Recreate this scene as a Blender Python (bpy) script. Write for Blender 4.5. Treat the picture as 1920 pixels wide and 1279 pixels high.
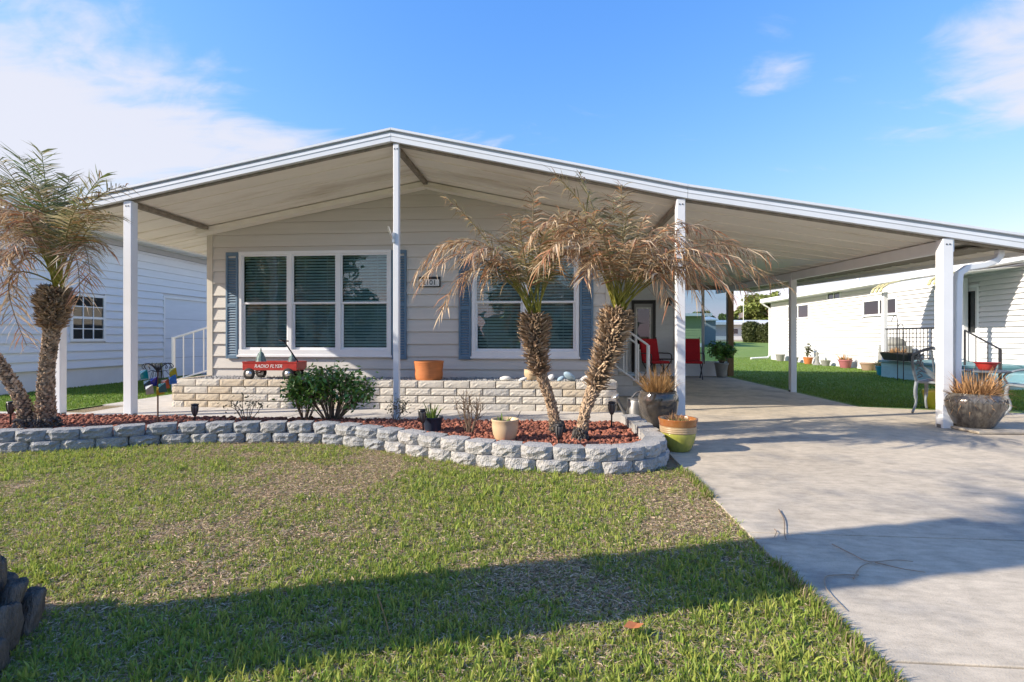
import bpy, bmesh, math, random
import numpy as np
from mathutils import Vector, Matrix, noise as mnoise

R = math.radians
rnd = random.Random(7)
nrs = np.random.RandomState(11)
scene = bpy.context.scene
for o in list(bpy.data.objects): bpy.data.objects.remove(o)
col = scene.collection

# ------------------------------------------------------------------ camera
FPX, CX, HY, CAMH, TPSI = 950.0, 960.0, 632.0, 1.1, 0.082
PSI = math.atan(TPSI)
cam_d = bpy.data.cameras.new('camera'); cam = bpy.data.objects.new('camera', cam_d); col.objects.link(cam)
cam.location = (0, 0, CAMH); cam.rotation_euler = (R(90), 0, PSI)
cam_d.sensor_fit = 'HORIZONTAL'; cam_d.sensor_width = 36.0
cam_d.lens = FPX / 1920 * 36.0
cam_d.shift_y = -(639.5 - HY) / 1920.0
cam_d.clip_start = 0.05; cam_d.clip_end = 2000
scene.camera = cam
scene.render.resolution_x = 1024; scene.render.resolution_y = 682

# ------------------------------------------------------------------ sky, sun, exposure
SUN_AZ, SUN_EL = R(17.8), R(28.5)      # direction of travel from +X towards +Y; elevation
world = bpy.data.worlds.new('World'); scene.world = world; world.use_nodes = True
wn, wl = world.node_tree.nodes, world.node_tree.links
wn.clear()
def wnode(t, **kw):
    n = wn.new(t)
    for k, v in kw.items(): setattr(n, k, v)
    return n
def wmath(op, a, b=None, c=None, clamp=False):
    n = wn.new('ShaderNodeMath'); n.operation = op; n.use_clamp = clamp
    for i, v in enumerate((a, b, c)):
        if v is None: continue
        if isinstance(v, (int, float)): n.inputs[i].default_value = v
        else: wl.new(v, n.inputs[i])
    return n.outputs[0]
sky = wnode('ShaderNodeTexSky'); sky.sky_type = 'NISHITA'; sky.sun_disc = False
sky.sun_elevation = SUN_EL
sunfrom = Vector((-math.cos(SUN_AZ), -math.sin(SUN_AZ), 0))
sky.sun_rotation = math.atan2(sunfrom.x, sunfrom.y)
sky.air_density = 1.0; sky.dust_density = 0.35; sky.ozone_density = 3.5; sky.altitude = 0
tc = wnode('ShaderNodeTexCoord'); sep = wnode('ShaderNodeSeparateXYZ'); wl.new(tc.outputs['Generated'], sep.inputs[0])
zz = wmath('ADD', wmath('MAXIMUM', sep.outputs[2], 0.0), 0.16)
pxn = wmath('DIVIDE', sep.outputs[0], zz); pyn = wmath('DIVIDE', sep.outputs[1], zz)
cmb = wnode('ShaderNodeCombineXYZ'); wl.new(pxn, cmb.inputs[0]); wl.new(pyn, cmb.inputs[1])
def cloud_noise(scale, rot, stretch, detail, dist, seed):
    mp = wnode('ShaderNodeMapping'); wl.new(cmb.outputs[0], mp.inputs[0])
    mp.inputs['Rotation'].default_value = (0, 0, rot); mp.inputs['Scale'].default_value = (scale, scale*stretch, 1); mp.inputs['Location'].default_value = (seed, seed*1.7, 0)
    n = wnode('ShaderNodeTexNoise'); wl.new(mp.outputs[0], n.inputs['Vector'])
    n.inputs['Scale'].default_value = 1.0; n.inputs['Detail'].default_value = detail; n.inputs['Roughness'].default_value = .58; n.inputs['Distortion'].default_value = dist
    return n.outputs['Fac']
n1 = cloud_noise(.9, R(35), 2.4, 9, .7, 3.1)
n3 = cloud_noise(3.2, R(35), 2.0, 10, .9, 5.7)
n2 = cloud_noise(.33, R(20), 1.3, 5, .3, 8.3)
# a bank of cirrus low in the west and a thin veil elsewhere; the noise breaks its edge
def blob(cx_, cy_, rx, ry, rot=0.0):
    dx = wmath('SUBTRACT', pxn, cx_); dy = wmath('SUBTRACT', pyn, cy_)
    c, s = math.cos(rot), math.sin(rot)
    u = wmath('DIVIDE', wmath('ADD', wmath('MULTIPLY', dx, c), wmath('MULTIPLY', dy, s)), rx)
    v = wmath('DIVIDE', wmath('SUBTRACT', wmath('MULTIPLY', dy, c), wmath('MULTIPLY', dx, s)), ry)
    r2 = wmath('ADD', wmath('MULTIPLY', u, u), wmath('MULTIPLY', v, v))
    return wmath('MAXIMUM', wmath('SUBTRACT', 1.0, r2), 0.0)
bl = wmath('ADD', wmath('MULTIPLY', blob(-1.82, 1.58, 1.22, 1.06, R(18)), 1.1), wmath('ADD', wmath('MULTIPLY', blob(1.30, 1.32, .46, .34, R(30)), 1.0), wmath('MULTIPLY', blob(.55, 1.36, .30, .17, R(70)), .62)))
cl = wmath('ADD', wmath('ADD', wmath('ADD', wmath('MULTIPLY', wmath('SUBTRACT', n1, .52), 2.6), wmath('MULTIPLY', wmath('SUBTRACT', n3, .5), 1.1)), wmath('MULTIPLY', wmath('SUBTRACT', n2, .55), 0.9)), wmath('MULTIPLY', bl, 1.15))
mr = wnode('ShaderNodeMapRange'); mr.interpolation_type = 'SMOOTHSTEP'; wl.new(cl, mr.inputs[0])
mr.inputs[1].default_value = .12; mr.inputs[2].default_value = .95; mr.inputs[3].default_value = 0; mr.inputs[4].default_value = .9
# soft shoulder on the sky's bright, near-horizon end (a film response), channel by channel
ss = wnode('ShaderNodeSeparateColor'); wl.new(sky.outputs[0], ss.inputs[0]); sc_ = wnode('ShaderNodeCombineColor')
for i, (g_, k_, e_) in enumerate(((.66, .03, 1.3), (1.09, .155, 1.05), (4.0, .88, 1.0))):
    pw = wmath('POWER', ss.outputs[i], e_)
    wl.new(wmath('DIVIDE', wmath('MULTIPLY', pw, g_), wmath('ADD', wmath('MULTIPLY', pw, k_), 1.0)), sc_.inputs[i])
mixc = wnode('ShaderNodeMix', data_type='RGBA'); wl.new(mr.outputs[0], mixc.inputs[0]); wl.new(sc_.outputs[0], mixc.inputs[6]); mixc.inputs[7].default_value = (2.75, 2.75, 3.05, 1)
bg = wnode('ShaderNodeBackground'); bg.inputs[1].default_value = 0.15; wl.new(mixc.outputs[2], bg.inputs[0])
wo = wnode('ShaderNodeOutputWorld'); wl.new(bg.outputs[0], wo.inputs[0])

sun_d = bpy.data.lights.new('sun', 'SUN'); sun = bpy.data.objects.new('sun', sun_d); col.objects.link(sun)
sun_d.energy = 3.9; sun_d.angle = R(0.53); sun_d.color = (1.0, .90, .76)
sd = Vector((math.cos(SUN_AZ)*math.cos(SUN_EL), math.sin(SUN_AZ)*math.cos(SUN_EL), -math.sin(SUN_EL)))
sun.rotation_euler = sd.to_track_quat('-Z', 'Y').to_euler(); sun.location = (-20, -8, 20)
scene.view_settings.view_transform = 'Standard'; scene.view_settings.look = 'None'
scene.view_settings.gamma = 1; scene.view_settings.exposure = 1.05

# ------------------------------------------------------------------ pixel -> place
_r = np.array([math.cos(PSI), math.sin(PSI)]); _F = np.array([-math.sin(PSI), math.cos(PSI)])
def ray(px): return _F + (px-CX)/FPX*_r
def G(px, py, z=0.0):
    d = (CAMH-z)*FPX/(py-HY); p = ray(px)*d; return Vector((p[0], p[1], z))
def PY(px, py, Y):
    v = ray(px); d = Y/v[1]; return Vector((v[0]*d, Y, CAMH+d*(HY-py)/FPX))
def PX(px, py, X):
    v = ray(px); d = X/v[0]; return Vector((X, v[1]*d, CAMH+d*(HY-py)/FPX))

# ------------------------------------------------------------------ materials
MATS = {}
def mat(name, c, rough=.6, var=.12, scale=6, bump=0.0, bscale=40, metal=0, spec=.4, c2=None, detail=5, coat=0, stretch=None, attr=None, trans=0.0, isl=0.0, coord='Object', c3=None, scale3=1.2):
    m = bpy.data.materials.new(name); m.use_nodes = True; MATS[name] = m
    nt = m.node_tree; N, L = nt.nodes, nt.links
    p = N['Principled BSDF']
    p.inputs['Roughness'].default_value = rough; p.inputs['Metallic'].default_value = metal
    p.inputs['Specular IOR Level'].default_value = spec
    if coat: p.inputs['Coat Weight'].default_value = coat; p.inputs['Coat Roughness'].default_value = .08
    tc = N.new('ShaderNodeTexCoord'); vec = tc.outputs[coord]
    if stretch:
        mp = N.new('ShaderNodeMapping'); mp.inputs['Scale'].default_value = stretch; L.new(vec, mp.inputs[0]); vec = mp.outputs[0]
    n = N.new('ShaderNodeTexNoise'); n.inputs['Scale'].default_value = scale; n.inputs['Detail'].default_value = detail; n.inputs['Roughness'].default_value = .6; L.new(vec, n.inputs['Vector'])
    cr = N.new('ShaderNodeMapRange'); cr.inputs[1].default_value = .3; cr.inputs[2].default_value = .7; L.new(n.outputs['Fac'], cr.inputs[0])
    fac = cr.outputs[0]
    if attr:
        at = N.new('ShaderNodeAttribute'); at.attribute_name = attr; base = at.outputs['Color']
        mx = N.new('ShaderNodeMix'); mx.data_type = 'RGBA'; mx.blend_type = 'MULTIPLY'; mx.inputs[0].default_value = 1
        g = N.new('ShaderNodeMapRange'); g.inputs[1].default_value = 0; g.inputs[2].default_value = 1; g.inputs[3].default_value = 1-var; g.inputs[4].default_value = 1+var; L.new(fac, g.inputs[0])
        L.new(base, mx.inputs[6]); L.new(g.outputs[0], mx.inputs[7]); out = mx.outputs[2]
    else:
        mx = N.new('ShaderNodeMix'); mx.data_type = 'RGBA'
        a = tuple(v*(1-var) for v in c); b = c2 if c2 else tuple(min(1, v*(1+var)) for v in c)
        mx.inputs[6].default_value = (*a, 1); mx.inputs[7].default_value = (*b, 1); L.new(fac, mx.inputs[0]); out = mx.outputs[2]
    if c3:
        n3 = N.new('ShaderNodeTexNoise'); n3.inputs['Scale'].default_value = scale3; n3.inputs['Detail'].default_value = 8; n3.inputs['Roughness'].default_value = .65; L.new(vec, n3.inputs['Vector'])
        r3 = N.new('ShaderNodeMapRange'); r3.inputs[1].default_value = .5; r3.inputs[2].default_value = .68; L.new(n3.outputs['Fac'], r3.inputs[0])
        m3 = N.new('ShaderNodeMix'); m3.data_type = 'RGBA'; L.new(r3.outputs[0], m3.inputs[0]); L.new(out, m3.inputs[6]); m3.inputs[7].default_value = (*c3, 1); out = m3.outputs[2]
    if isl:
        ge = N.new('ShaderNodeNewGeometry'); g = N.new('ShaderNodeMapRange'); g.inputs[3].default_value = 1-isl; g.inputs[4].default_value = 1+isl; L.new(ge.outputs['Random Per Island'], g.inputs[0])
        m2 = N.new('ShaderNodeMix'); m2.data_type = 'RGBA'; m2.blend_type = 'MULTIPLY'; m2.inputs[0].default_value = 1; L.new(out, m2.inputs[6]); L.new(g.outputs[0], m2.inputs[7]); out = m2.outputs[2]
    L.new(out, p.inputs['Base Color'])
    if bump:
        nb = N.new('ShaderNodeTexNoise'); nb.inputs['Scale'].default_value = bscale; nb.inputs['Detail'].default_value = 6; L.new(vec, nb.inputs['Vector'])
        bp = N.new('ShaderNodeBump'); bp.inputs['Strength'].default_value = bump; bp.inputs['Distance'].default_value = .02; L.new(nb.outputs['Fac'], bp.inputs['Height']); L.new(bp.outputs[0], p.inputs['Normal'])
    if trans:
        tr = N.new('ShaderNodeBsdfTranslucent'); L.new(out, tr.inputs['Color']); ms = N.new('ShaderNodeMixShader'); ms.inputs[0].default_value = trans
        L.new(p.outputs[0], ms.inputs[1]); L.new(tr.outputs[0], ms.inputs[2]); L.new(ms.outputs[0], N['Material Output'].inputs[0])
    return m
def glassmat(name, tint, refl=1.0, rough=.0, wav=.0):
    m = bpy.data.materials.new(name); m.use_nodes = True; MATS[name] = m
    nt = m.node_tree; N, L = nt.nodes, nt.links; N.remove(N['Principled BSDF'])
    fr = N.new('ShaderNodeFresnel'); fr.inputs[0].default_value = 1.52
    mu = N.new('ShaderNodeMath'); mu.operation = 'MULTIPLY'; mu.use_clamp = True; mu.inputs[1].default_value = refl; L.new(fr.outputs[0], mu.inputs[0])
    t = N.new('ShaderNodeBsdfTransparent'); t.inputs[0].default_value = (*tint, 1); g = N.new('ShaderNodeBsdfGlossy'); g.inputs['Roughness'].default_value = rough
    if wav:
        tc = N.new('ShaderNodeTexCoord'); nn = N.new('ShaderNodeTexNoise'); nn.inputs['Scale'].default_value = 1.6; nn.inputs['Detail'].default_value = 2; L.new(tc.outputs['Object'], nn.inputs['Vector'])
        b = N.new('ShaderNodeBump'); b.inputs['Strength'].default_value = wav; b.inputs['Distance'].default_value = .05; L.new(nn.outputs['Fac'], b.inputs['Height']); L.new(b.outputs[0], g.inputs['Normal'])
    ms = N.new('ShaderNodeMixShader'); L.new(mu.outputs[0], ms.inputs[0]); L.new(t.outputs[0], ms.inputs[1]); L.new(g.outputs[0], ms.inputs[2]); L.new(ms.outputs[0], N['Material Output'].inputs[0])
    return m

WHITE = mat('white_paint', (.78, .79, .80), .45, .04, 3, .03, 60)
ALU = mat('white_aluminium', (.74, .76, .78), .4, .05, 2, .02, 30)
FASC = mat('fascia_aluminium', (.70, .74, .78), .38, .05, 2)
SOFF = mat('soffit_pan', (.86, .82, .74), .55, .06, 2.2, .02, 20, c3=(.60, .54, .44), scale3=1.1, stretch=(.35, 2.2, 1))
SOFF2 = mat('carport_pan', (.84, .80, .73), .5, .05, 1.5, .02, 20, c3=(.66, .61, .53), scale3=.8, stretch=(.3, 2.0, 1))
DARKTR = mat('weathered_beam_and_shade', (.24, .21, .17), .7, .3, 12)  # beams, and the painted shade strip behind the fascia
SIDING = mat('greige_siding', (.60, .57, .525), .6, .05, 2.5, .04, 90, stretch=(.4, 1, 6))
TRIM = mat('cream_trim', (.60, .56, .48), .6, .06, 4)
SHUT = mat('slate_blue_shutter', (.115, .195, .28), .55, .08, 8)
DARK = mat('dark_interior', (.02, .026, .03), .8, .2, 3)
BLIND = mat('blind_slat', (.58, .66, .65), .5, .08, 10)
WIN = glassmat('window_glass', (.88, .95, .94), 1.7, .0, .15)
WIN2 = glassmat('tinted_glass', (.35, .42, .45), 2.0, .0, .05)
SCREEN = glassmat('screen_mesh', (.58, .68, .74), .35, .3)
BLOCKW = mat('split_face_block_white', (.66, .61, .52), .9, .12, 18, .6, 90, c3=(.56, .51, .43), scale3=9)
BLOCKT = mat('split_face_block_tan', (.62, .53, .40), .9, .15, 18, .8, 90, c3=(.52, .42, .28), scale3=9)
BLOCKG = mat('split_face_block_grey', (.52, .50, .46), .9, .14, 18, .8, 90)
MORTAR = mat('dark_mortar', (.11, .09, .075), .95, .2, 20)
RET = mat('retaining_block', (.38, .38, .37), .9, .2, 16, .9, 75, c3=(.30, .31, .31), scale3=4)
RET2 = mat('retaining_block_pale', (.44, .43, .41), .9, .16, 16, .9, 75, c3=(.40, .40, .39), scale3=5)
RET3 = mat('retaining_block_cool', (.335, .345, .35), .9, .2, 16, .9, 75, c3=(.27, .29, .30), scale3=4)
CONC = mat('driveway_concrete', (.56, .48, .365), .9, .12, 7, .22, 190, c3=(.34, .31, .265), scale3=1.3, detail=10)
def weathered(m, spec):
    # overlay several scales of grain on a finished material: (scale, stretch, low, high, strength)
    nt = m.node_tree; N, L = nt.nodes, nt.links; p = N['Principled BSDF']; out = p.inputs['Base Color'].links[0].from_socket
    tc = N.new('ShaderNodeTexCoord')
    for scale, st, rot, lo, hi, dark in spec:
        mp = N.new('ShaderNodeMapping'); mp.inputs['Scale'].default_value = (st, 1, 1); mp.inputs['Rotation'].default_value = (0, 0, rot); L.new(tc.outputs['Object'], mp.inputs[0])
        n = N.new('ShaderNodeTexNoise'); n.inputs['Scale'].default_value = scale; n.inputs['Detail'].default_value = 10; n.inputs['Roughness'].default_value = .7; L.new(mp.outputs[0], n.inputs['Vector'])
        r = N.new('ShaderNodeMapRange'); r.inputs[1].default_value = lo; r.inputs[2].default_value = hi; r.inputs[3].default_value = 1; r.inputs[4].default_value = dark; L.new(n.outputs['Fac'], r.inputs[0])
        x = N.new('ShaderNodeMix'); x.data_type = 'RGBA'; x.blend_type = 'MULTIPLY'; x.inputs[0].default_value = 1; L.new(out, x.inputs[6]); L.new(r.outputs[0], x.inputs[7]); out = x.outputs[2]
    L.new(out, p.inputs['Base Color']); return m
for q_ in (RET, RET2, RET3): weathered(q_, ((9, 1, 0, .48, .7, .72), (45, 1, 0, .5, .68, .70)))
weathered(CONC, ((26, .35, .5, .42, .70, .74), (3.2, .6, .3, .50, .72, .80), (140, 1, 0, .56, .68, .62), (.7, 1, 0, .48, .7, .84)))
WALK = mat('walkway_concrete', (.52, .485, .44), .9, .10, 5, .3, 120, c3=(.42, .39, .35), scale3=1.2)
SOIL = mat('lawn_soil', (.25, .185, .11), .95, .3, 40, .8, 90, c2=(.34, .255, .155), c3=(.13, .12, .045), scale3=3)
BACKG = mat('mown_grass', (.15, .235, .045), .95, .2, 30, .8, 90, c3=(.21, .27, .07), scale3=.5)
BLADE = mat('grass_blade', (.1, .2, .03), .55, .15, 30, attr='Col', trans=.35, spec=.3)
ROCK = mat('lava_rock', (.27, .10, .065), .95, .3, 30, .7, 80, isl=.55)
GRAV = mat('grey_gravel', (.34, .34, .34), .9, .3, 30, isl=.4)
FROND = mat('palm_leaf', (.1, .2, .03), .6, .2, 14, attr='Col', trans=.3, spec=.25)
BARK = mat('palm_trunk', (.10, .075, .055), .95, .35, 30, .8, 60)
BOOT = mat('palm_leaf_base', (.39, .285, .19), .9, .3, 20, .5, 60, isl=.6)
BOOTG = mat('grey_leaf_base', (.15, .13, .11), .95, .45, 14, 1.0, 70, c3=(.06, .055, .05), scale3=7, stretch=(1.6, 1.6, .5))
ROOT = mat('palm_root', (.10, .09, .08), .95, .35, 30, .8, 60, isl=.6)
LEAF = mat('shrub_leaf', (.115, .23, .042), .35, .2, 20, isl=.6, trans=.2, spec=.5)
LEAFD = mat('sparse_leaf', (.12, .13, .07), .6, .2, 20, isl=.4, trans=.2)
TREEL = mat('tree_leaf', (.21, .25, .065), .6, .2, 6, isl=.5, trans=.3)
HEDGE = mat('hedge_leaf', (.06, .075, .022), .6, .25, 6, isl=.5, trans=.2)
TWIG = mat('twig_bark', (.20, .15, .105), .9, .25, 20)
GLZB = mat('black_glaze', (.028, .03, .035), .12, .5, 7, .08, 20, c2=(.09, .075, .06), coat=.6, spec=.6)
GLZY = mat('lime_glaze', (.30, .30, .055), .18, .15, 6, coat=.5, stretch=(6, 6, .7))
GLZO = mat('rust_glaze', (.36, .10, .022), .25, .25, 8, coat=.4, c2=(.30, .15, .05))
GLZR = mat('pale_ring_glaze', (.36, .26, .15), .3, .2, 8, coat=.3)
BRONZ = mat('bronze_glaze', (.115, .095, .08), .2, .4, 6, .08, 30, metal=.3, c2=(.22, .20, .17), stretch=(7, 7, .5), coat=.5)
TERRA = mat('terracotta', (.50, .17, .055), .75, .14, 5, .1, 60, stretch=(1, 1, 6))
BEIGE = mat('beige_ceramic', (.60, .45, .28), .4, .12, 6)
NAVY = mat('navy_plastic', (.022, .035, .06), .45, .2, 8)
BLACKP = mat('black_plastic', (.018, .018, .02), .4, .2, 8)
SMOKE = mat('smoked_lens', (.10, .10, .10), .2, .2, 12, coat=.3)
RUSTM = mat('rusty_metal', (.12, .065, .045), .7, .3, 25, metal=.4)
GALV = mat('galvanised', (.16, .16, .16), .42, .3, 8, metal=.6, c2=(.28, .28, .28))
REDP = mat('red_paint', (.42, .028, .025), .4, .15, 8, c2=(.50, .06, .045))
WLET = mat('white_lettering', (.85, .82, .78), .5, .03, 8)
RUBB = mat('black_rubber', (.025, .025, .025), .8, .2, 20)
CHROME = mat('steel', (.62, .62, .62), .3, .1, 20, metal=.8)
VERD = mat('verdigris', (.13, .25, .23), .6, .35, 30, c2=(.30, .40, .36))
REDF = mat('red_fabric', (.45, .012, .022), .85, .12, 20, .2, 90)
DKMET = mat('dark_metal', (.04, .04, .045), .45, .2, 20, metal=.3)
CASTI = mat('cast_iron_white', (.22, .25, .275), .5, .15, 20)
CASTD = mat('cast_iron_grey', (.10, .125, .15), .5, .25, 20)
TEAL = mat('teal_deck_paint', (.27, .47, .52), .6, .10, 4)
TEALD = mat('teal_trim', (.13, .27, .31), .6, .1, 4)
OPP = mat('cool_white_siding', (.70, .73, .78), .55, .04, 3, stretch=(1, .5, 4))
WSID = mat('white_siding', (.66, .66, .66), .55, .03, 3)
GREY = mat('plain_grey', (.42, .43, .44), .6, .05, 3)
SKIRT = mat('skirting', (.66, .67, .70), .6, .05, 3)
GREENS = mat('green_siding', (.36, .42, .20), .6, .05, 3)
WOOD = mat('stained_wood', (.17, .095, .035), .6, .3, 10, stretch=(10, 10, .8))
DRYG = mat('dry_grass', (.42, .25, .10), .8, .2, 20, isl=.5, trans=.25)
DRYF = mat('dry_fern', (.43, .25, .115), .8, .2, 20, isl=.5, trans=.25)
GRNB = mat('green_blade', (.16, .24, .05), .5, .2, 20, isl=.45, trans=.25)
PSOIL = mat('potting_soil', (.04, .028, .02), .95, .3, 30, .6, 60)
STONEW = mat('white_pebble', (.72, .71, .68), .7, .06, 8)
STONEB = mat('blue_pebble', (.30, .42, .52), .7, .15, 8)
AWN = mat('awning_white', (.70, .70, .66), .5, .05, 6)
AWNY = mat('awning_yellow', (.50, .45, .22), .5, .08, 6)
YELP = mat('yellow_plastic', (.50, .50, .05), .5, .1, 6)
BLUEP = mat('turquoise_ceramic', (.02, .30, .45), .3, .15, 6, coat=.4)
PINKP = mat('plum_pot', (.35, .12, .13), .5, .12, 6)
BROWNP = mat('brown_pot', (.32, .22, .16), .7, .12, 6)
GREYP = mat('grey_pot', (.25, .25, .23), .7, .15, 6)

# ------------------------------------------------------------------ mesh helpers
class MB:
    def __init__(s): s.v = []; s.f = []
    def add(s, vs, fs):
        b = len(s.v); s.v += [tuple(v) for v in vs]; s.f += [tuple(i+b for i in f) for f in fs]; return s
    def box(s, x0, x1, y0, y1, z0, z1):
        return s.add([(x0,y0,z0),(x1,y0,z0),(x1,y1,z0),(x0,y1,z0),(x0,y0,z1),(x1,y0,z1),(x1,y1,z1),(x0,y1,z1)],
              [(3,2,1,0),(4,5,6,7),(0,1,5,4),(1,2,6,5),(2,3,7,6),(3,0,4,7)])
    def hexa(s, b, t):     # b, t: four bottom and four top corners, counter-clockwise from above
        return s.add(list(b)+list(t), [(3,2,1,0),(4,5,6,7),(0,1,5,4),(1,2,6,5),(2,3,7,6),(3,0,4,7)])
    def tube(s, pts, rad, n=8, cap=True, square=False):
        pts = [Vector(p) for p in pts]; k = len(pts)
        if not hasattr(rad, '__len__'): rad = [rad]*k
        b = len(s.v); ref = None
        for i, p in enumerate(pts):
            t = (pts[min(i+1,k-1)]-pts[max(i-1,0)]).normalized()
            if ref is None: ref = Vector((0,0,1)) if abs(t.z) < .9 else Vector((0,1,0))
            u = (ref - t*ref.dot(t))
            if u.length < 1e-4: u = t.orthogonal()
            u.normalize(); w = t.cross(u); ref = u
            for j in range(n):
                a = 2*math.pi*(j+(.5 if square else 0))/n
                s.v.append(tuple(p+(u*math.cos(a)+w*math.sin(a))*rad[i]))
        for i in range(k-1):
            for j in range(n):
                s.f.append((b+i*n+j, b+i*n+(j+1)%n, b+(i+1)*n+(j+1)%n, b+(i+1)*n+j))
        if cap:
            s.f.append(tuple(b+j for j in range(n-1,-1,-1))); s.f.append(tuple(b+(k-1)*n+j for j in range(n)))
        return s
    def lathe(s, prof, n=24, c=(0,0,0)):
        b = len(s.v)
        for r, z in prof:
            for j in range(n):
                a = 2*math.pi*j/n; s.v.append((c[0]+r*math.cos(a), c[1]+r*math.sin(a), c[2]+z))
        k = len(prof)
        for i in range(k-1):
            for j in range(n): s.f.append((b+i*n+j, b+i*n+(j+1)%n, b+(i+1)*n+(j+1)%n, b+(i+1)*n+j))
        s.f.append(tuple(b+j for j in range(n-1,-1,-1))); s.f.append(tuple(b+(k-1)*n+j for j in range(n)))
        return s
    def prism(s, poly, fn0, fn1):    # extrude polygon between two mappings
        n = len(poly); b = len(s.v)
        s.v += [tuple(fn0(p)) for p in poly]+[tuple(fn1(p)) for p in poly]
        s.f.append(tuple(b+i for i in range(n-1,-1,-1))); s.f.append(tuple(b+n+i for i in range(n)))
        for i in range(n): j = (i+1)%n; s.f.append((b+i, b+j, b+n+j, b+n+i))
        return s
    def mesh(s, name, m, smooth=False):
        me = bpy.data.meshes.new(name); me.from_pydata(s.v, [], s.f)
        bm = bmesh.new(); bm.from_mesh(me); bmesh.ops.recalc_face_normals(bm, faces=bm.faces[:]); bm.to_mesh(me); bm.free()
        if m: me.materials.append(m)
        if smooth: me.polygons.foreach_set('use_smooth', [True]*len(me.polygons))
        return me
    def build(s, name, m, parent=None, smooth=False, bevel=0.0, seg=2, loc=None, rot=None):
        return link(name, s.mesh(name, m, smooth), parent, bevel, seg, loc, rot)
def link(name, me, parent=None, bevel=0.0, seg=2, loc=None, rot=None):
    o = bpy.data.objects.new(name, me); col.objects.link(o)
    if parent is not None: o.parent = parent
    if loc is not None: o.location = loc
    if rot is not None: o.rotation_euler = rot if hasattr(rot, '__len__') else (0, 0, rot)
    if parent is not None and parent.get('_w'): o.matrix_parent_inverse = Matrix.Translation(-Vector(parent.location))
    if bevel:
        b = o.modifiers.new('bevel', 'BEVEL'); b.width = bevel; b.segments = seg; b.limit_method = 'ANGLE'; b.angle_limit = R(40)
    return o
def tag(o, label=None, cat=None, group=None, kind=None):
    if label: o['label'] = label
    if cat: o['category'] = cat
    if group: o['group'] = group
    if kind: o['kind'] = kind
    return o
WORLDP = []
def thing(name, loc, label, cat, rz=0.0, group=None, w=False):
    o = bpy.data.objects.new(name, None); col.objects.link(o); o.location = loc; o.rotation_euler = (0, 0, rz); o.empty_display_size = .1
    if w: o['_w'] = 1; WORLDP.append(o)        # parts of this one are written in world coordinates
    return tag(o, label, cat, group)
def struct(name, mb, m, **k):
    return tag(mb.build(name, m, **k), kind='structure')
def npmesh(name, V, F, m, cols=None, smooth=False):
    V = np.asarray(V, np.float32); F = np.asarray(F, np.int32); nf, k = F.shape
    me = bpy.data.meshes.new(name); me.vertices.add(len(V)); me.vertices.foreach_set('co', V.ravel())
    me.loops.add(nf*k); me.loops.foreach_set('vertex_index', F.ravel())
    me.polygons.add(nf); me.polygons.foreach_set('loop_start', np.arange(0, nf*k, k, dtype=np.int32))
    if smooth: me.polygons.foreach_set('use_smooth', np.ones(nf, bool))
    if cols is not None:
        ca = me.color_attributes.new('Col', 'FLOAT_COLOR', 'POINT'); c4 = np.ones((len(V), 4), np.float32); c4[:, :3] = cols; ca.data.foreach_set('color', c4.ravel())
    me.update(calc_edges=True); me.validate(); me.materials.append(m); return me
def vnoise(x, y, s, seed=0):       # smooth value noise for arrays
    rs = np.random.RandomState(seed); T = rs.rand(64, 64); x = x*s+100; y = y*s+100
    xi = np.floor(x).astype(int); yi = np.floor(y).astype(int); fx = x-xi; fy = y-yi; fx = fx*fx*(3-2*fx); fy = fy*fy*(3-2*fy)
    a = T[xi%64, yi%64]; b = T[(xi+1)%64, yi%64]; c = T[xi%64, (yi+1)%64]; d = T[(xi+1)%64, (yi+1)%64]
    return (a*(1-fx)+b*fx)*(1-fy)+(c*(1-fx)+d*fx)*fy
ICO = None
def ico(sub=1):
    bm = bmesh.new(); bmesh.ops.create_icosphere(bm, subdivisions=sub, radius=1); v = np.array([x.co[:] for x in bm.verts]); f = np.array([[l.index for l in x.verts] for x in bm.faces]); bm.free(); return v, f
def rocks(pos, size, rs, flat=.7, sub=1, jag=.3):
    v0, f0 = ico(sub); n = len(pos); m = len(v0)
    S = np.asarray(size)[:, None, None]*(1+jag*(rs.rand(n, m, 1)-.5)*2)*(np.array([1, 1, flat])*(1+.5*(rs.rand(n, 1, 3)-.5)))
    V = v0[None]*S; a = rs.rand(n)*6.283; c, s_ = np.cos(a)[:, None], np.sin(a)[:, None]
    t = (rs.rand(n)-.5)[:, None]*1.6; ct, st = np.cos(t), np.sin(t)
    X, Y, Z = V[..., 0], V[..., 1]*ct-V[..., 2]*st, V[..., 1]*st+V[..., 2]*ct
    V = np.stack([X*c-Y*s_, X*s_+Y*c, Z], -1)+np.asarray(pos)[:, None, :]
    F = (f0[None]+(np.arange(n)*m)[:, None, None]).reshape(-1, 3)
    return V.reshape(-1, 3), F
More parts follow.
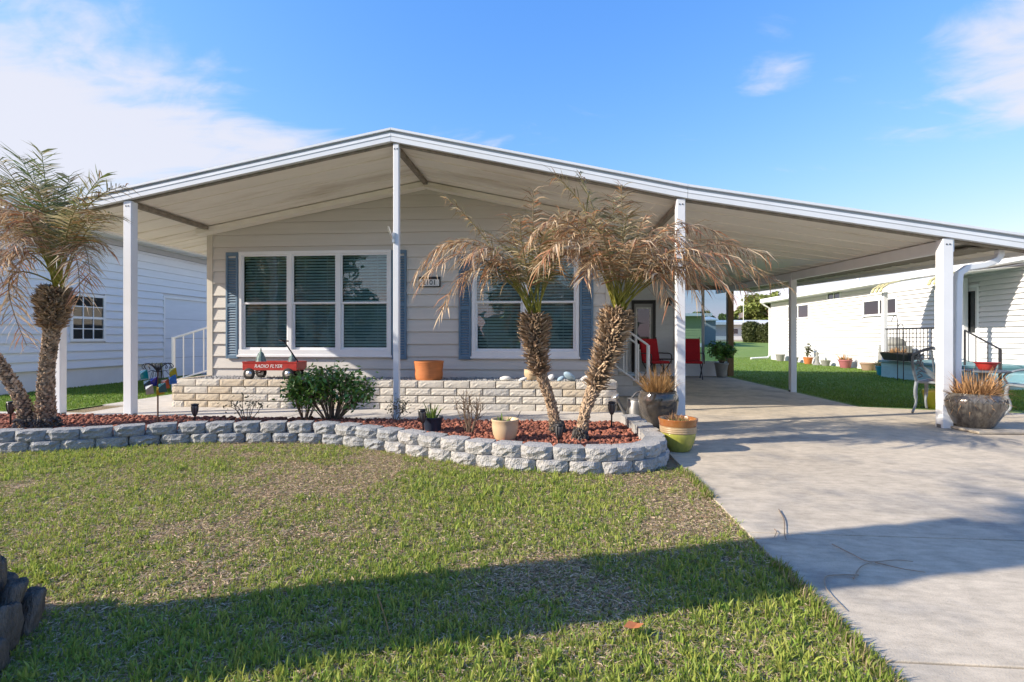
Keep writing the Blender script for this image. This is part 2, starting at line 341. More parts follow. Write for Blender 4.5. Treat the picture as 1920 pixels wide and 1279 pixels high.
def blades(P, H, W, rs, lean=.5, yaw=None, cols=None, curl=.5):
    n = len(P); a = rs.rand(n)*6.283 if yaw is None else yaw; L = (rs.rand(n)*lean)
    d = np.stack([np.cos(a), np.sin(a), np.zeros(n)], -1); s = np.stack([-np.sin(a), np.cos(a), np.zeros(n)], -1)
    tw = rs.rand(n)*6.283; s = np.stack([np.cos(tw), np.sin(tw), np.zeros(n)], -1)*.5+s*.5; s /= np.linalg.norm(s, axis=1)[:, None]+1e-6
    up = np.array([0, 0, 1.0]); H = H[:, None]; W = W[:, None]; L = L[:, None]
    mid = P+H*(up*.6*np.cos(L*curl)+d*.6*np.sin(L*curl)); tip = mid+H*(up*.4*np.cos(L*1.5)+d*.4*np.sin(L*1.5))
    V = np.stack([P-s*W*.5, P+s*W*.5, mid-s*W*.4, mid+s*W*.4, tip], 1).reshape(-1, 3)
    F = np.array([[0,1,3],[0,3,2],[2,3,4]])[None]+(np.arange(n)*5)[:, None, None]
    C = None if cols is None else np.repeat(cols, 5, axis=0)
    return V, F.reshape(-1, 3), C
def leafcloud(P, size, rs, asp=.45, up=.3):
    n = len(P); N = rs.randn(n, 3); N[:, 2] = np.abs(N[:, 2])+up; N /= np.linalg.norm(N, axis=1)[:, None]
    t = rs.randn(n, 3); t -= N*(t*N).sum(1)[:, None]; t /= np.linalg.norm(t, axis=1)[:, None]; b = np.cross(N, t)
    s = (np.asarray(size)*(.7+.6*rs.rand(n)))[:, None]
    V = np.stack([P-t*s, P+b*s*asp+N*s*.12, P+t*s, P-b*s*asp+N*s*.12], 1).reshape(-1, 3)
    F = np.array([[0,1,2],[0,2,3]])[None]+(np.arange(n)*4)[:, None, None]
    return V, F.reshape(-1, 3)
def textmesh(txt, size, m, name, depth=.002, shear=0):
    cu = bpy.data.curves.new('txt', 'FONT'); cu.body = txt; cu.size = size; cu.extrude = depth; cu.align_x = 'CENTER'; cu.align_y = 'CENTER'; cu.shear = shear
    o = bpy.data.objects.new('txt', cu); col.objects.link(o); dg = bpy.context.evaluated_depsgraph_get()
    me = bpy.data.meshes.new_from_object(o.evaluated_get(dg)); bpy.data.objects.remove(o); me.name = name; me.materials.clear(); me.materials.append(m); return me

# ================================================================== the ground
def smooth(a, b, x):
    t = min(1, max(0, (x-a)/(b-a))); return t*t*(3-2*t)
def ground_z(x, y): return -.012 + .5*smooth(28, 60, y) + .2*smooth(60, 90, y)
xs = [-400,-150,-60,-30,-20,-14,-10,-7,-4,-2,0,1.05,3,5,8,11,14,20,30,50,100,400]
ys = [-300,-100,-40,-20,-8,-3,0,1.5,3,4.5,6,8,10,13,17,22,28,34,40,46,52,58,64,70,80,90,150,300,600]
m = MB(); nx = len(xs)
for y in ys:
    for x in xs: m.v.append((x, y, ground_z(x, y)))
for j in range(len(ys)-1):
    for i in range(nx-1): m.f.append((j*nx+i, j*nx+i+1, (j+1)*nx+i+1, (j+1)*nx+i))
ground = struct('ground', m, SOIL)
# mown turf beside and behind the house, a sheet just above the soil
m = MB()
def sheet(m, poly, z):
    b = len(m.v); m.v += [(x, y, z+ground_z(x, y)+.012) for x, y in poly]; m.f.append(tuple(range(b, b+len(poly))))
gx = [4.4, 6, 8, 10.6, 16, 40, 100]; gy = [-6, 8, 14, 20, 28, 34, 40, 46, 52, 58, 64, 70, 100]
for a in range(len(gx)-1):
    for b in range(len(gy)-1): sheet(m, [(gx[a],gy[b]),(gx[a+1],gy[b]),(gx[a+1],gy[b+1]),(gx[a],gy[b+1])], .004)
for b in range(3, len(gy)-1): sheet(m, [(-40,gy[b]),(4.4,gy[b]),(4.4,gy[b+1]),(-40,gy[b+1])], .004)
sheet(m, [(-16, 6.8), (-7.25, 6.8), (-7.25, 20), (-16, 20)], .004)
struct('back_lawn', m, BACKG)

# driveway: slabs with open joints
drive = thing('driveway', (2.9, 4, 0), None, None, w=True); tag(drive, kind='structure')
DX0, DX1 = 1.08, 4.76
for (y0, y1) in ((-12, -3), (-3, 1.80), (1.810, 2.93), (2.940, 15.0)):
    MB().box(DX0, DX1, y0, y1, -.1, .008).build('concrete_slab', CONC, drive, bevel=.004)
# bay beside the carport post, where the chairs stand
MB().add([(DX1+.004,1,.0075),(9.5,1,.0075),(9.5,7.35,.0075),(5.9,8.0,.0075),(DX1+.004,8.35,.0075),(DX1+.004,1,-.1),(9.5,1,-.1),(9.5,7.35,-.1),(5.9,8.0,-.1),(DX1+.004,8.35,-.1)],
  [(0,1,2,3,4),(9,8,7,6,5),(0,5,6,1),(1,6,7,2),(2,7,8,3),(3,8,9,4),(4,9,5,0)]).build('concrete_slab', CONC, drive)
walk = thing('walkway', (-3, 6.8, 0), None, None, w=True); tag(walk, kind='structure')
for i in range(6):
    x0 = -8.3+i*1.564
    MB().box(x0, x0+1.556, 6.02, 7.6 if x0 > -7.3 else 6.78, -.1, .01).build('concrete_slab', WALK, walk, bevel=.006)
MB().box(-7.25, -5.96, 7.606, 10.4, -.1, .008).build('concrete_slab', WALK, walk)

# ================================================================== the house
house = thing('house', (-2.5, 8.3, 0), 'greige mobile home with wide white pan roof over porch and carport', 'house', w=True)
YF, YW = 6.45, 8.3
RX, RZ = -2.11, 3.65
SL, SR, SC = .1838, .2196, .1751
KX = 1.66; KZ = RZ-SR*(KX-RX); EX = 5.62; LX = -6.95
def rise(y): return .0 if y < YF else .035*(y-YF)
def soff(x, y=YF):
    if x <= RX: return RZ-SL*(RX-x)
    if x <= KX: return RZ-SR*(x-RX)
    return KZ-(SC*(EX-KX)-rise(y))*(x-KX)/(EX-KX)
YB = 15.2
# pan roof, strip by strip
def pan(xa, xb, y0, y1, m, th=.05):
    mb = MB(); g = .006
    b = [(xa,y0+g,soff(xa+1e-6,y0)),(xb,y0+g,soff(xb,y0)),(xb,y1-g,soff(xb,y1)),(xa,y1-g,soff(xa+1e-6,y1))]
    mb.hexa(b, [(p[0],p[1],p[2]+th) for p in b]); mb.build('roof_panel', m, house)
    # rolled seam hanging under the joint
    mb = MB(); s = .012
    b = [(xa,y1-s,soff(xa+1e-6,y1)-.010),(xb,y1-s,soff(xb,y1)-.010),(xb,y1+s,soff(xb,y1)-.010),(xa,y1+s,soff(xa+1e-6,y1)-.010)]
    mb.hexa(b, [(p[0],p[1],p[2]+.03) for p in b]); mb.build('panel_seam', m, house)
n_p = 21; dy = (YB-YF-.06)/n_p
for i in range(n_p):
    y0 = YF+.06+i*dy
    pan(LX, RX-.004, y0, y0+dy, SOFF); pan(RX+.004, KX-.004, y0, y0+dy, SOFF); pan(KX+.004, EX, y0, y0+dy, SOFF2)
m = MB()
for xa, xb in ((LX, RX), (RX, KX), (KX, EX)):
    b = [(xa,YF+.05,soff(xa+1e-6)+.055),(xb,YF+.05,soff(xb)+.055),(xb,YB,soff(xb,YB)+.055),(xa,YB,soff(xa+1e-6,YB)+.055)]
    m.hexa(b, [(p[0],p[1],p[2]+.03) for p in b])
m.build('roof_deck', ALU, house)
# fascia: lower band, shadow reveal, upper lip
def band(xa, xb, y0, y1, dz0, dz1, name, mt):
    e = .002
    b = [(xa,y0,soff(xa+1e-6)+dz0),(xb,y0,soff(xb)+dz0),(xb,y1,soff(xb)+dz0),(xa,y1,soff(xa+1e-6)+dz0)]
    MB().hexa(b, [(p[0],p[1],p[2]+dz1-dz0) for p in b]).build(name, mt, house)
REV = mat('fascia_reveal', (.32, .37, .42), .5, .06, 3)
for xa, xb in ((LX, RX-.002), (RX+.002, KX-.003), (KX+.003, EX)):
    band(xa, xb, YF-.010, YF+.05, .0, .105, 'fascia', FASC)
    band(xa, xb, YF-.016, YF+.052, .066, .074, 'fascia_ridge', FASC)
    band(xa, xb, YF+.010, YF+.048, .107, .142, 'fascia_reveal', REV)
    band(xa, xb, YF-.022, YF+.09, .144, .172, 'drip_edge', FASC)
    band(xa, xb, YF+.054, YF+.085, -.03, -.002, 'fascia_gap_shade', DARKTR)  # dark strip painting the shadow gap under the fascia
# beams along the depth
def beam(x, y0, y1, h, w, name, mt, drop=.0, zz=None):
    za, zb = (soff(x, y0)-drop, soff(x, y1)-drop) if zz is None else zz
    MB().hexa([(x-w/2,y0,za-h),(x+w/2,y0,za-h),(x+w/2,y1,zb-h),(x-w/2,y1,zb-h)], [(x-w/2,y0,za),(x+w/2,y0,za),(x+w/2,y1,zb),(x-w/2,y1,zb)]).build(name, mt, house)
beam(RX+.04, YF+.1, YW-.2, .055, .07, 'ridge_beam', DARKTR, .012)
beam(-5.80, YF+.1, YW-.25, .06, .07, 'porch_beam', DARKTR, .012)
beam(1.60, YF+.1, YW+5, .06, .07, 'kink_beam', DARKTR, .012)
beam(4.74, YF+.02, YB, .15, .07, 'carport_beam', ALU, .012)
# edge gutters
beam(EX+.05, YF+.0, YB, .11, .10, 'gutter', ALU, -.06, (soff(EX)+.06, soff(EX, YB)+.06))
beam(LX-.05, YF+.0, YB, .11, .10, 'gutter', ALU, -.06, (soff(LX)+.08, soff(LX)+.08))
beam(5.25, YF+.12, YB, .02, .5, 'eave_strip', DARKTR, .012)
# posts with base brackets
for (x, y, w) in ((-6.83,6.50,.10), (-5.80,6.52,.115), (-2.05,6.50,.075), (1.585,6.52,.105), (4.70,6.52,.12), (4.74,10.5,.11)):
    p = MB().box(x-w/2, x+w/2, y-w/2, y+w/2, .0, soff(x, y)-.012).build('post', ALU, house, bevel=.006)
    for sx in (-1, 1):
        MB().box(x+sx*(w/2+.002)-.006, x+sx*(w/2+.002)+.006, y-.03, y+.03, .0, .05).build('base_bracket', GALV, p)
    for k in (-1, 1): MB().box(x+k*.018-.007, x+k*.018+.007, y-w/2-.005, y-w/2+.01, soff(x,y)-.09, soff(x,y)-.075).build('bolt', DKMET, p)
# flag bracket on the centre post
b = MB().tube([(-2.09,6.455,1.1+.0+1.28),(-2.105,6.40,2.44),(-2.12,6.36,2.52)], .014, 8).box(-2.095,-2.06,6.44,6.463,2.33,2.46)
b.build('flag_bracket', CHROME, house)
# downspout at the right post
mb = MB()
pth = [(5.40,6.62,2.16),(5.40,6.62,2.10),(5.36,6.62,2.03),(5.20,6.60,1.97),(5.0,6.58,1.94),(4.90,6.57,1.87),(4.88,6.56,1.75),(4.86,6.56,.25),(4.865,6.54,.13),(4.91,6.50,.07),(5.0,6.42,.045)]
mb.tube(pth, .052, 4, square=True).build('downspout', ALU, house, bevel=.01)
mb = MB()
for i in range(7): mb.box(4.86+i*.018, 4.867+i*.018, 6.40-.001*i, 6.50, .10-.009*i, .115-.009*i)
# gable wall: lapped boards
WX0, WX1 = -5.9, .88
TRIW = (-5.373, -2.70, .765, 2.56); DBLW = (-1.345, .41, .75, 2.45)
def xlim(z):
    a, b = WX0, WX1
    zz = z+.02
    a = max(a, RX-(RZ-zz)/SL); b = min(b, RX+(RZ-zz)/SR)
    return a, b
def lap(mb, xa0, xb0, z0, xa1, xb1, z1, f0, f1, y=YW):
    mb.hexa([(xa0,y-f0,z0),(xb0,y-f0,z0),(xb0,y+.02,z0),(xa0,y+.02,z0)], [(xa1,y-f1,z1),(xb1,y-f1,z1),(xb1,y+.02,z1),(xa1,y+.02,z1)])
BP = .2075; z = .36
while z < 3.6:
    z1 = min(z+BP-.001, 3.64); xa0, xb0 = xlim(z); xa1, xb1 = xlim(z1)
    if xb1 < xa1: xa1 = xb1 = (xa1+xb1)/2
    bot, top, pieces = [(xa0, z)], [(xa1, z1)], []
    for w in (TRIW, DBLW):
        l, r = w[0]+.03, w[1]-.03; lo, hi = max(z, w[2]), min(z1, w[3])
        if hi <= lo+1e-4: continue
        if lo <= z+1e-4 and hi >= z1-1e-4:
            pieces.append(bot+[(l, z), (l, z1)]+top[::-1]); bot, top = [(r, z)], [(r, z1)]
        elif lo <= z+1e-4: bot += [(l, z), (l, hi), (r, hi), (r, z)]
        else: top += [(l, z1), (l, lo), (r, lo), (r, z1)]
    pieces.append(bot+[(xb0, z), (xb1, z1)]+top[::-1])
    for pg in pieces:
        f = lambda q: .030-.026*(q-z)/BP
        MB().prism(pg, lambda p: (p[0], YW-f(p[1]), p[1]), lambda p: (p[0], YW+.02, p[1])).build('siding_board', SIDING, house)
    z += BP
MB().box(WX0-.05, WX0+.05, YW-.035, YW+.05, .0, 2.93).build('corner_trim', TRIM, house)
MB().box(WX1-.04, WX1+.035, YW-.035, YW+.05, .0, 2.94).build('corner_trim', TRIM, house)
# the mobile home's own eave under the pan roof
for xa, xb in ((WX0-.12, RX-.003), (RX+.003, WX1+.25)):
    b = [(xa,YW-.22,soff(xa+1e-6)-.10),(xb,YW-.22,soff(xb)-.10),(xb,YW-.03,soff(xb)-.10),(xa,YW-.03,soff(xa+1e-6)-.10)]
    MB().hexa(b, [(p[0],p[1],p[2]+.085) for p in b]).build('rake_soffit', SOFF, house)
# box of the house behind the gable, side walls and skirt
MB().box(WX0-.01, WX0+.12, YW+.06, 19, .02, 2.85).build('side_wall', SIDING, house)
MB().box(WX1-.12, WX1+.01, YW+.06, 14.5, .02, 2.85).build('side_wall', SIDING, house)
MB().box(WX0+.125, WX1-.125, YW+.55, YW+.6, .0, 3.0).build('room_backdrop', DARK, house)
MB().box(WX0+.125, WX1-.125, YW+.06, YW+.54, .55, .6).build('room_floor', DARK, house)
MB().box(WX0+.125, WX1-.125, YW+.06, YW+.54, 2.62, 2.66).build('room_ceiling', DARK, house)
MB().box(WX0+.06, WX1-.05, YW-.004, YW+.03, .0, .355).build('skirt', SKIRT, house)

def window(x0, x1, z0, z1, units, y=YW, parent=house, zmid=1.665, sill=.12, blind=True, mt=WIN, fw=.055):
    w = thing('window', ((x0+x1)/2, y, z0), None, None); del_keys(w); w.parent = parent
    if parent.get('_w'): w.matrix_parent_inverse = Matrix.Translation(-Vector(parent.location))
    w['_w'] = 1; WORLDP.append(w)
    yo = y-.045
    fr = MB(); fr.box(x0, x1, yo, y+.05, z1-fw, z1).box(x0, x1, yo-.004, y+.05, z0, z0+sill).box(x0, x0+fw, yo+.002, y+.05, z0+sill, z1-fw).box(x1-fw, x1, yo+.002, y+.05, z0+sill, z1-fw)
    uw = (x1-x0-2*fw)/units
    for i in range(1, units):
        xm = x0+fw+uw*i; fr.box(xm-.035, xm+.035, yo+.004, y+.05, z0+sill, z1-fw)
    fr.build('frame', WHITE, w, bevel=.004)
    MB().box(x0-.02, x1+.02, yo-.02, yo-.005, z0-.005, z0+.03).build('sill', WHITE, w, bevel=.004)
    for i in range(units):
        a = x0+fw+uw*i+(.035 if i else 0); b = x0+fw+uw*(i+1)-(.035 if i < units-1 else 0)
        for (u0, u1, yy, s) in ((zmid, z1-fw, y-.012, .028), (z0+sill, zmid+.03, y+.012, .038)):
            sh = MB(); t = .012
            sh.box(a, b, yy-t, yy+t, u1-s, u1).box(a, b, yy-t, yy+t, u0, u0+s).box(a, a+s, yy-t+.001, yy+t-.001, u0+s, u1-s).box(b-s, b, yy-t+.001, yy+t-.001, u0+s, u1-s)
            sh.build('sash', WHITE, w)
            MB().box(a+s-.004, b-s+.004, yy-.003, yy+.003, u0+s-.004, u1-s+.004).build('pane', mt, w)
        if blind:
            bl_ = MB(); zz = z0+sill+.03
            while zz < z1-fw-.02:
                bl_.add([(a+.01,y+.050,zz-.018),(b-.01,y+.050,zz-.018),(b-.01,y+.078,zz+.018),(a+.01,y+.078,zz+.018)], [(0,1,2,3)]); zz += .05
            for q in (.25, .75): xq = a+(b-a)*q; bl_.box(xq-.003, xq+.003, y+.046, y+.048, z0+sill, z1-fw)
            tag(bl_.build('blind', BLIND, w), kind='stuff')
    return w
def del_keys(o):
    for k in ('label', 'category', 'group'):
        if k in o: del o[k]
window(*TRIW, 3); window(*DBLW, 2, zmid=1.66)
def shutter(x0, x1, z0, z1):
    y = YW-.022; s = MB(); st = .035
    f = MB().box(x0, x0+st, y-.03, y, z0, z1).box(x1-st, x1, y-.03, y, z0, z1)
    for zq in (z0, (z0+z1)/2-.03, z1-.06): f.box(x0+st, x1-st, y-.029, y, zq, zq+.06)
    p = f.build('shutter', SHUT, house, bevel=.003)
    lv = MB(); zz = z0+.075
    while zz < z1-.075:
        lv.hexa([(x0+st,y-.026,zz-.018),(x1-st,y-.026,zz-.018),(x1-st,y-.02,zz-.018),(x0+st,y-.02,zz-.018)], [(x0+st,y-.008,zz+.02),(x1-st,y-.008,zz+.02),(x1-st,y-.002,zz+.02),(x0+st,y-.002,zz+.02)]); zz += .044
    tag(lv.build('louvers', SHUT, p), kind='stuff')
shutter(-5.60, -5.385, .73, 2.55); shutter(-2.69, -2.44, .73, 2.55); shutter(-1.56, -1.357, .73, 2.43); shutter(.425, .64, .73, 2.43)
# house number plate
pl = MB().box(-2.235, -1.865, YW-.045, YW-.024, 1.93, 2.10).build('number_plate', BLACKP, house, bevel=.006)
MB().box(-2.215, -1.885, YW-.050, YW-.0455, 1.945, 2.055).build('plate_face', STONEW, pl)
me = textmesh('2101', .115, BLACKP, 'numerals', .002); o = link('numerals', me, pl); o.location = (-2.05, YW-.0525, 2.0); o.rotation_euler = (R(90), 0, 0)

# rear porch at the far end of the carport
YR = 14.6
zt = 2.75
DOORX = (PY(1184,700,YR).x, PY(1229,700,YR).x)
z = .1
while z < zt:
    pcs = [(WX1+.02, 3.38)] if z > 2.05 else [(WX1+.02, DOORX[0]), (DOORX[1], 3.38)]
    for a, b in pcs: mb = MB(); lap(mb, a, b, z, a, b, z+.199, .018, .005, YR); mb.build('siding_board', OPP, house)
    z += .2
d = MB().box(DOORX[0]+.07, DOORX[1]-.07, YR, YR+.04, .12, 2.05).build('door', GREY, house)
MB().box(DOORX[0], DOORX[0]+.075, YR-.04, YR+.05, .1, 2.14).box(DOORX[1]-.075, DOORX[1], YR-.04, YR+.05, .1, 2.14).box(DOORX[0]+.075, DOORX[1]-.075, YR-.04, YR+.05, 2.04, 2.14).build('door_frame', DKMET, house)
MB().box(DOORX[0]+.17, DOORX[1]-.17, YR-.013, YR-.009, .75, 1.9).build('door_glass', WIN2, d)
MB().box(DOORX[0]+.13, DOORX[1]-.13, YR-.006, YR-.001, .71, 1.94).build('door_light_frame', WHITE, d)
MB().box(DOORX[0]+.168, DOORX[1]-.168, YR-.0085, YR-.0062, .752, 1.898).build('dark_hall', DARK, d)
MB().tube([(DOORX[1]-.11,YR-.05,1.0),(DOORX[1]-.11,YR-.0,1.0)], .03, 10).build('door_knob', CHROME, d)
SX = [3.38, 4.15, 4.92]
MB().box(SX[0], SX[2], YR, YR+.06, .0, .42).build('knee_wall', OPP, house)
for x, mt, w in ((SX[0], WHITE, .07), (SX[1], GREY, .06)): MB().box(x, x+w, YR-.03, YR+.05, .42, 2.55).build('screen_post', mt, house)
MB().box(4.84, 5.0, YR-.05, YR+.11, .0, 2.5).build('corner_post', WOOD, house, bevel=.01)
for i in range(2): MB().box(SX[i]+.07, SX[i+1]-.001 if i == 0 else 4.838, YR+.01, YR+.014, .42, 2.5).build('screen_panel', SCREEN, house)
MB().box(SX[0], 4.84, YR-.02, YR+.055, 2.42, 2.56).build('screen_header', DARKTR, house)
lamp = MB().lathe([(.05,0),(.09,.05),(.10,.15),(.06,.22)], 14, (3.22, YR-.12, 1.98)).build('porch_lamp', BLACKP, house)
MB().box(3.20, 3.24, YR-.06, YR-.02, 2.05, 2.12).build('lamp_arm', BLACKP, lamp)

# steps on the carport side
st = thing('side_steps', (1.3, 9.9, 0), 'white painted steps with white metal rail beside the carport house wall', 'steps', w=True)
for i in range(3):
    MB().box(.92, 1.72-.27*i, 9.45, 10.55, .012+.19*i, .012+.19*(i+1)-.003).build('step', WALK, st, bevel=.01)
for yy in (9.42, 10.58):
    MB().tube([(1.72,yy,.95),(.95,yy,1.5)], .02, 8).build('handrail', WHITE, st)
    MB().tube([(1.72,yy,.15),(.95,yy,.70)], .014, 8).build('bottom_rail', WHITE, st)
    for k, x in enumerate((1.72, 1.50, 1.28, 1.06)):
        zt_ = .95+.55*(1.72-x)/.77; MB().tube([(x,yy,.0 if k == 0 else .15+.55*(1.72-x)/.77),(x,yy,zt_)], .032 if k == 0 else .011, 8).build('baluster', WHITE, st)
# steps on the left side of the house
st = thing('entry_steps', (-6.6, 9.6, 0), 'grey block entry steps with white baluster rail left of the house', 'steps', w=True)
for i in range(4):
    MB().box(-7.55+.36*i, -5.97, 9.66, 10.7, .012+.155*i, .012+.155*(i+1)-.003).build('step', BLOCKG, st, bevel=.012)
ra, rb = Vector((-7.62, 9.6, 1.08)), Vector((-6.12, 9.6, 1.52))
MB().tube([ra, rb], .022, 8).build('handrail', WHITE, st)
MB().tube([ra+Vector((0,0,-.86)), rb+Vector((0,0,-.86))], .016, 8).build('bottom_rail', WHITE, st)
for k in range(8):
    t = k/7; p = ra.lerp(rb, t); end = k in (0, 7)
    MB().tube([(p.x,p.y,.012 if k == 0 else (p.z-.86 if not end else .3)), (p.x,p.y,p.z+.02)], .036 if end else .012, 8).build('newel_post' if end else 'baluster', WHITE, st)

# ================================================================== block planter under the windows
planter = thing('block_planter', (-2.5, 7.45, 0), 'long low planter of pale split-face blocks along the house front', 'planter', w=True)
PYF = 7.46; PX0, PX1 = -5.95, .93; CH = .1125
MB().box(PX0+.02, PX1-.02, PYF+.022, PYF+.13, .0, CH*4-.012).build('mortar_core', MORTAR, planter)
MB().box(PX1-.13, PX1-.022, PYF+.14, 8.25, .0, CH*4-.012).build('mortar_core', MORTAR, planter)
MB().box(PX0+.022, PX0+.13, PYF+.14, 8.25, .0, CH*4-.012).build('mortar_core', MORTAR, planter)
def split_block(L, H, D, rs, depth=.02, nx=8, nz=3):
    mb = MB(); b = 0
    for j in range(nz+1):
        for i in range(nx+1):
            u, v = i/nx, j/nz; ed = min(u, 1-u)*L/.02; ev = min(v, 1-v)*H/.012
            e = min(1, ed, ev); mb.v.append((-L/2+u*L, -depth*(.5+rs.random()*.9)*e, v*H))
    for j in range(nz):
        for i in range(nx): a = j*(nx+1)+i; mb.f.append((a, a+1, a+nx+2, a+nx+1))
    k = len(mb.v); mb.v += [(-L/2,D,0),(L/2,D,0),(L/2,D,H),(-L/2,D,H)]
    bot = list(range(nx+1)); top = [nz*(nx+1)+i for i in range(nx+1)]; lf = [j*(nx+1) for j in range(nz+1)]; rt = [j*(nx+1)+nx for j in range(nz+1)]
    mb.f.append(tuple(bot[::-1]+[k, k+1])); mb.f.append(tuple(top+[k+2, k+3])); mb.f.append(tuple(lf+[k+3, k])); mb.f.append(tuple(rt[::-1]+[k+1, k+2])); mb.f.append((k, k+3, k+2, k+1))
    return mb
vb = {}
for L in (.392, .20):
    for mi, mt in enumerate((BLOCKW, BLOCKT, BLOCKG)):
        for q in range(3): vb[L, mi, q] = split_block(L-.014, CH-.013, .09, rnd, .008, 10, 4).mesh('block', mt)
def course(p0, dirx, length, zi, flip):
    s = 0.0; first = True
    while s < length-.03:
        L = .20 if (first and flip) else .392
        first = False
        if s+L > length: L = .20 if length-s < .3 else .392
        r = rnd.random(); end = s < .8 or s > length-.9
        mi = 1 if r < (.42 if end else .07) else (2 if r > .86 else 0)
        c = s+L/2
        me = vb[L, mi, rnd.randrange(3)]
        o = link('block', me, planter); o.location = (p0[0]+dirx[0]*c, p0[1]+dirx[1]*c, CH*zi+.004); o.rotation_euler = (0, 0, math.atan2(dirx[1], dirx[0]))
        s += L
for zi in range(4):
    course((PX0, PYF), (1, 0), PX1-PX0, zi, zi%2 == 0)
    course((PX1, PYF+.10), (0, 1), .8, zi, zi%2 == 1)
    course((PX0, 8.26), (0, -1), .8, zi, zi%2 == 1)
MB().box(PX0+.14, PX1-.14, PYF+.14, YW-.03, .3, .415).build('fill', PSOIL, planter)
n = 5200; rs = np.random.RandomState(4)
P = np.stack([PX0+.15+rs.rand(n)*(PX1-PX0-.3), PYF+.13+rs.rand(n)*.66, .418+rs.rand(n)*.014], -1)
V, F = rocks(P, .011+.010*rs.rand(n), rs, .8, 1); tag(link('gravel', npmesh('gravel', V, F, GRAV), planter), kind='stuff')

# ================================================================== curved retaining wall round the bed
WPX = [(-160,852),(5,850),(100,847),(200,840),(320,832),(480,830),(590,830),(680,840),(750,851),(850,869),(930,879),(1000,885),(1080,889),(1150,890),(1212,886)]
wall_pts = [G(*p).xy for p in WPX]+[Vector((.93, 4.36)), Vector((1.03, 4.62)), Vector((1.05, 5.0)), Vector((1.03, 5.6)), Vector((.99, 6.0))]
def resample(pts, step, off=0.0):
    out = []; acc = off; dist = 0.0
    seg = [(pts[i], pts[i+1]) for i in range(len(pts)-1)]; tot = sum((b-a).length for a, b in seg); s = off
    while s < tot:
        q = s
        for a, b in seg:
            l = (b-a).length
            if q <= l:
                out.append((a+(b-a)*(q/l), (b-a).normalized())); break
            q -= l
        s += step
    return out
# smooth the outline once
def chaikin(p):
    o = [p[0]]
    for a, b in zip(p[:-1], p[1:]): o += [a*.75+b*.25, a*.25+b*.75]
    return o+[p[-1]]
wall_line = chaikin(chaikin(wall_pts))
ret = thing('retaining_wall', (-2, 4.9, 0), 'curved two-course grey split-block retaining wall edging the front bed', 'wall', w=True)
def ret_block(L, H, rs):
    # plan: bevelled flanks, rough middle
    mb = MB(); D = .185; fr = []
    plan = [(-L/2, .050), (-L/2*.94, .032), (-L*.36, .014), (-L*.26, .0), (-L*.08, -.004), (L*.10, .0), (L*.25, .0), (L*.36, .016), (L/2*.94, .036), (L/2, .052)]
    nz = 4; k = len(plan)
    for j in range(nz+1):
        v = j/nz
        for i, (x, y) in enumerate(plan):
            e = min(1, .15+min(v, 1-v)*4); jx = (rs.random()-.5)*.018*e; jy = (rs.random()-.5)*.019*e+(1-e)*.002
            mb.v.append((x+(jx if 0 < i < k-1 else 0), y+jy-(.008*e), v*H))
    for j in range(nz):
        for i in range(k-1): a = j*k+i; mb.f.append((a, a+1, a+k+1, a+k))
    b = len(mb.v); mb.v += [(-L*.36, D, 0), (L*.36, D, 0), (L*.36, D, H), (-L*.36, D, H)]
    mb.f.append(tuple(list(range(k))[::-1]+[b, b+1])); mb.f.append(tuple([nz*k+i for i in range(k)]+[b+2, b+3]))
    mb.f.append(tuple([j*k for j in range(nz+1)]+[b+3, b])); mb.f.append(tuple([j*k+k-1 for j in range(nz+1)][::-1]+[b+1, b+2])); mb.f.append((b, b+3, b+2, b+1))
    return mb
STEP, RH = .272, .104
rv = [ret_block(STEP-.006, RH-.003, rnd).mesh('block', (RET, RET2, RET3)[q % 3]) for q in range(12)]
for c_ in range(2):
    for p, t in resample(wall_line, STEP, STEP*.5*c_+.02):
        nrm = Vector((-t.y, t.x)); p = p+nrm*(.0 if c_ == 0 else .024)
        pale = p.x > -1.6
        q = rnd.randrange(12)
        if pale and q % 3 == 2: q -= 1
        if not pale and q % 3 == 1: q += 1
        o = link('block', rv[q], ret); o.location = (p.x, p.y, -.006+RH*c_); o.rotation_euler = (rnd.uniform(-.02,.02), rnd.uniform(-.02,.02), math.atan2(t.y, t.x)+rnd.uniform(-.05,.05))
# soil of the bed and its red lava rock
inner = [(p+Vector((-t.y, t.x))*.13) for p, t in resample(wall_line, .2)]
poly = [(p.x, p.y) for p in inner]+[(.9, 6.0), (-8, 6.0)]
m = MB(); m.prism(poly, lambda p: (p[0], p[1], 0.0), lambda p: (p[0], p[1], .085))
struct('planting_bed', m, PSOIL)
def inpoly(x, y, poly):
    ins = np.zeros(len(x), bool); j = len(poly)-1
    for i in range(len(poly)):
        xi, yi = poly[i]; xj, yj = poly[j]
        ins ^= ((yi > y) != (yj > y)) & (x < (xj-xi)*(y-yi)/(yj-yi+1e-12)+xi); j = i
    return ins
rs = np.random.RandomState(5); n = 22000
X = -7.2+rs.rand(n)*8.2; Y = 4.1+rs.rand(n)*1.9; k = inpoly(X, Y, poly); X, Y = X[k], Y[k]
P = np.stack([X, Y, .088+.020*rs.rand(len(X))], -1)
V, F = rocks(P, .011+.021*rs.rand(len(X))**1.8, rs, .75, 1, .35)
tag(link('lava_rock', npmesh('lava_rock', V, F, ROCK)), 'loose red lava rock mulch filling the front bed', 'lava rock', kind='stuff')

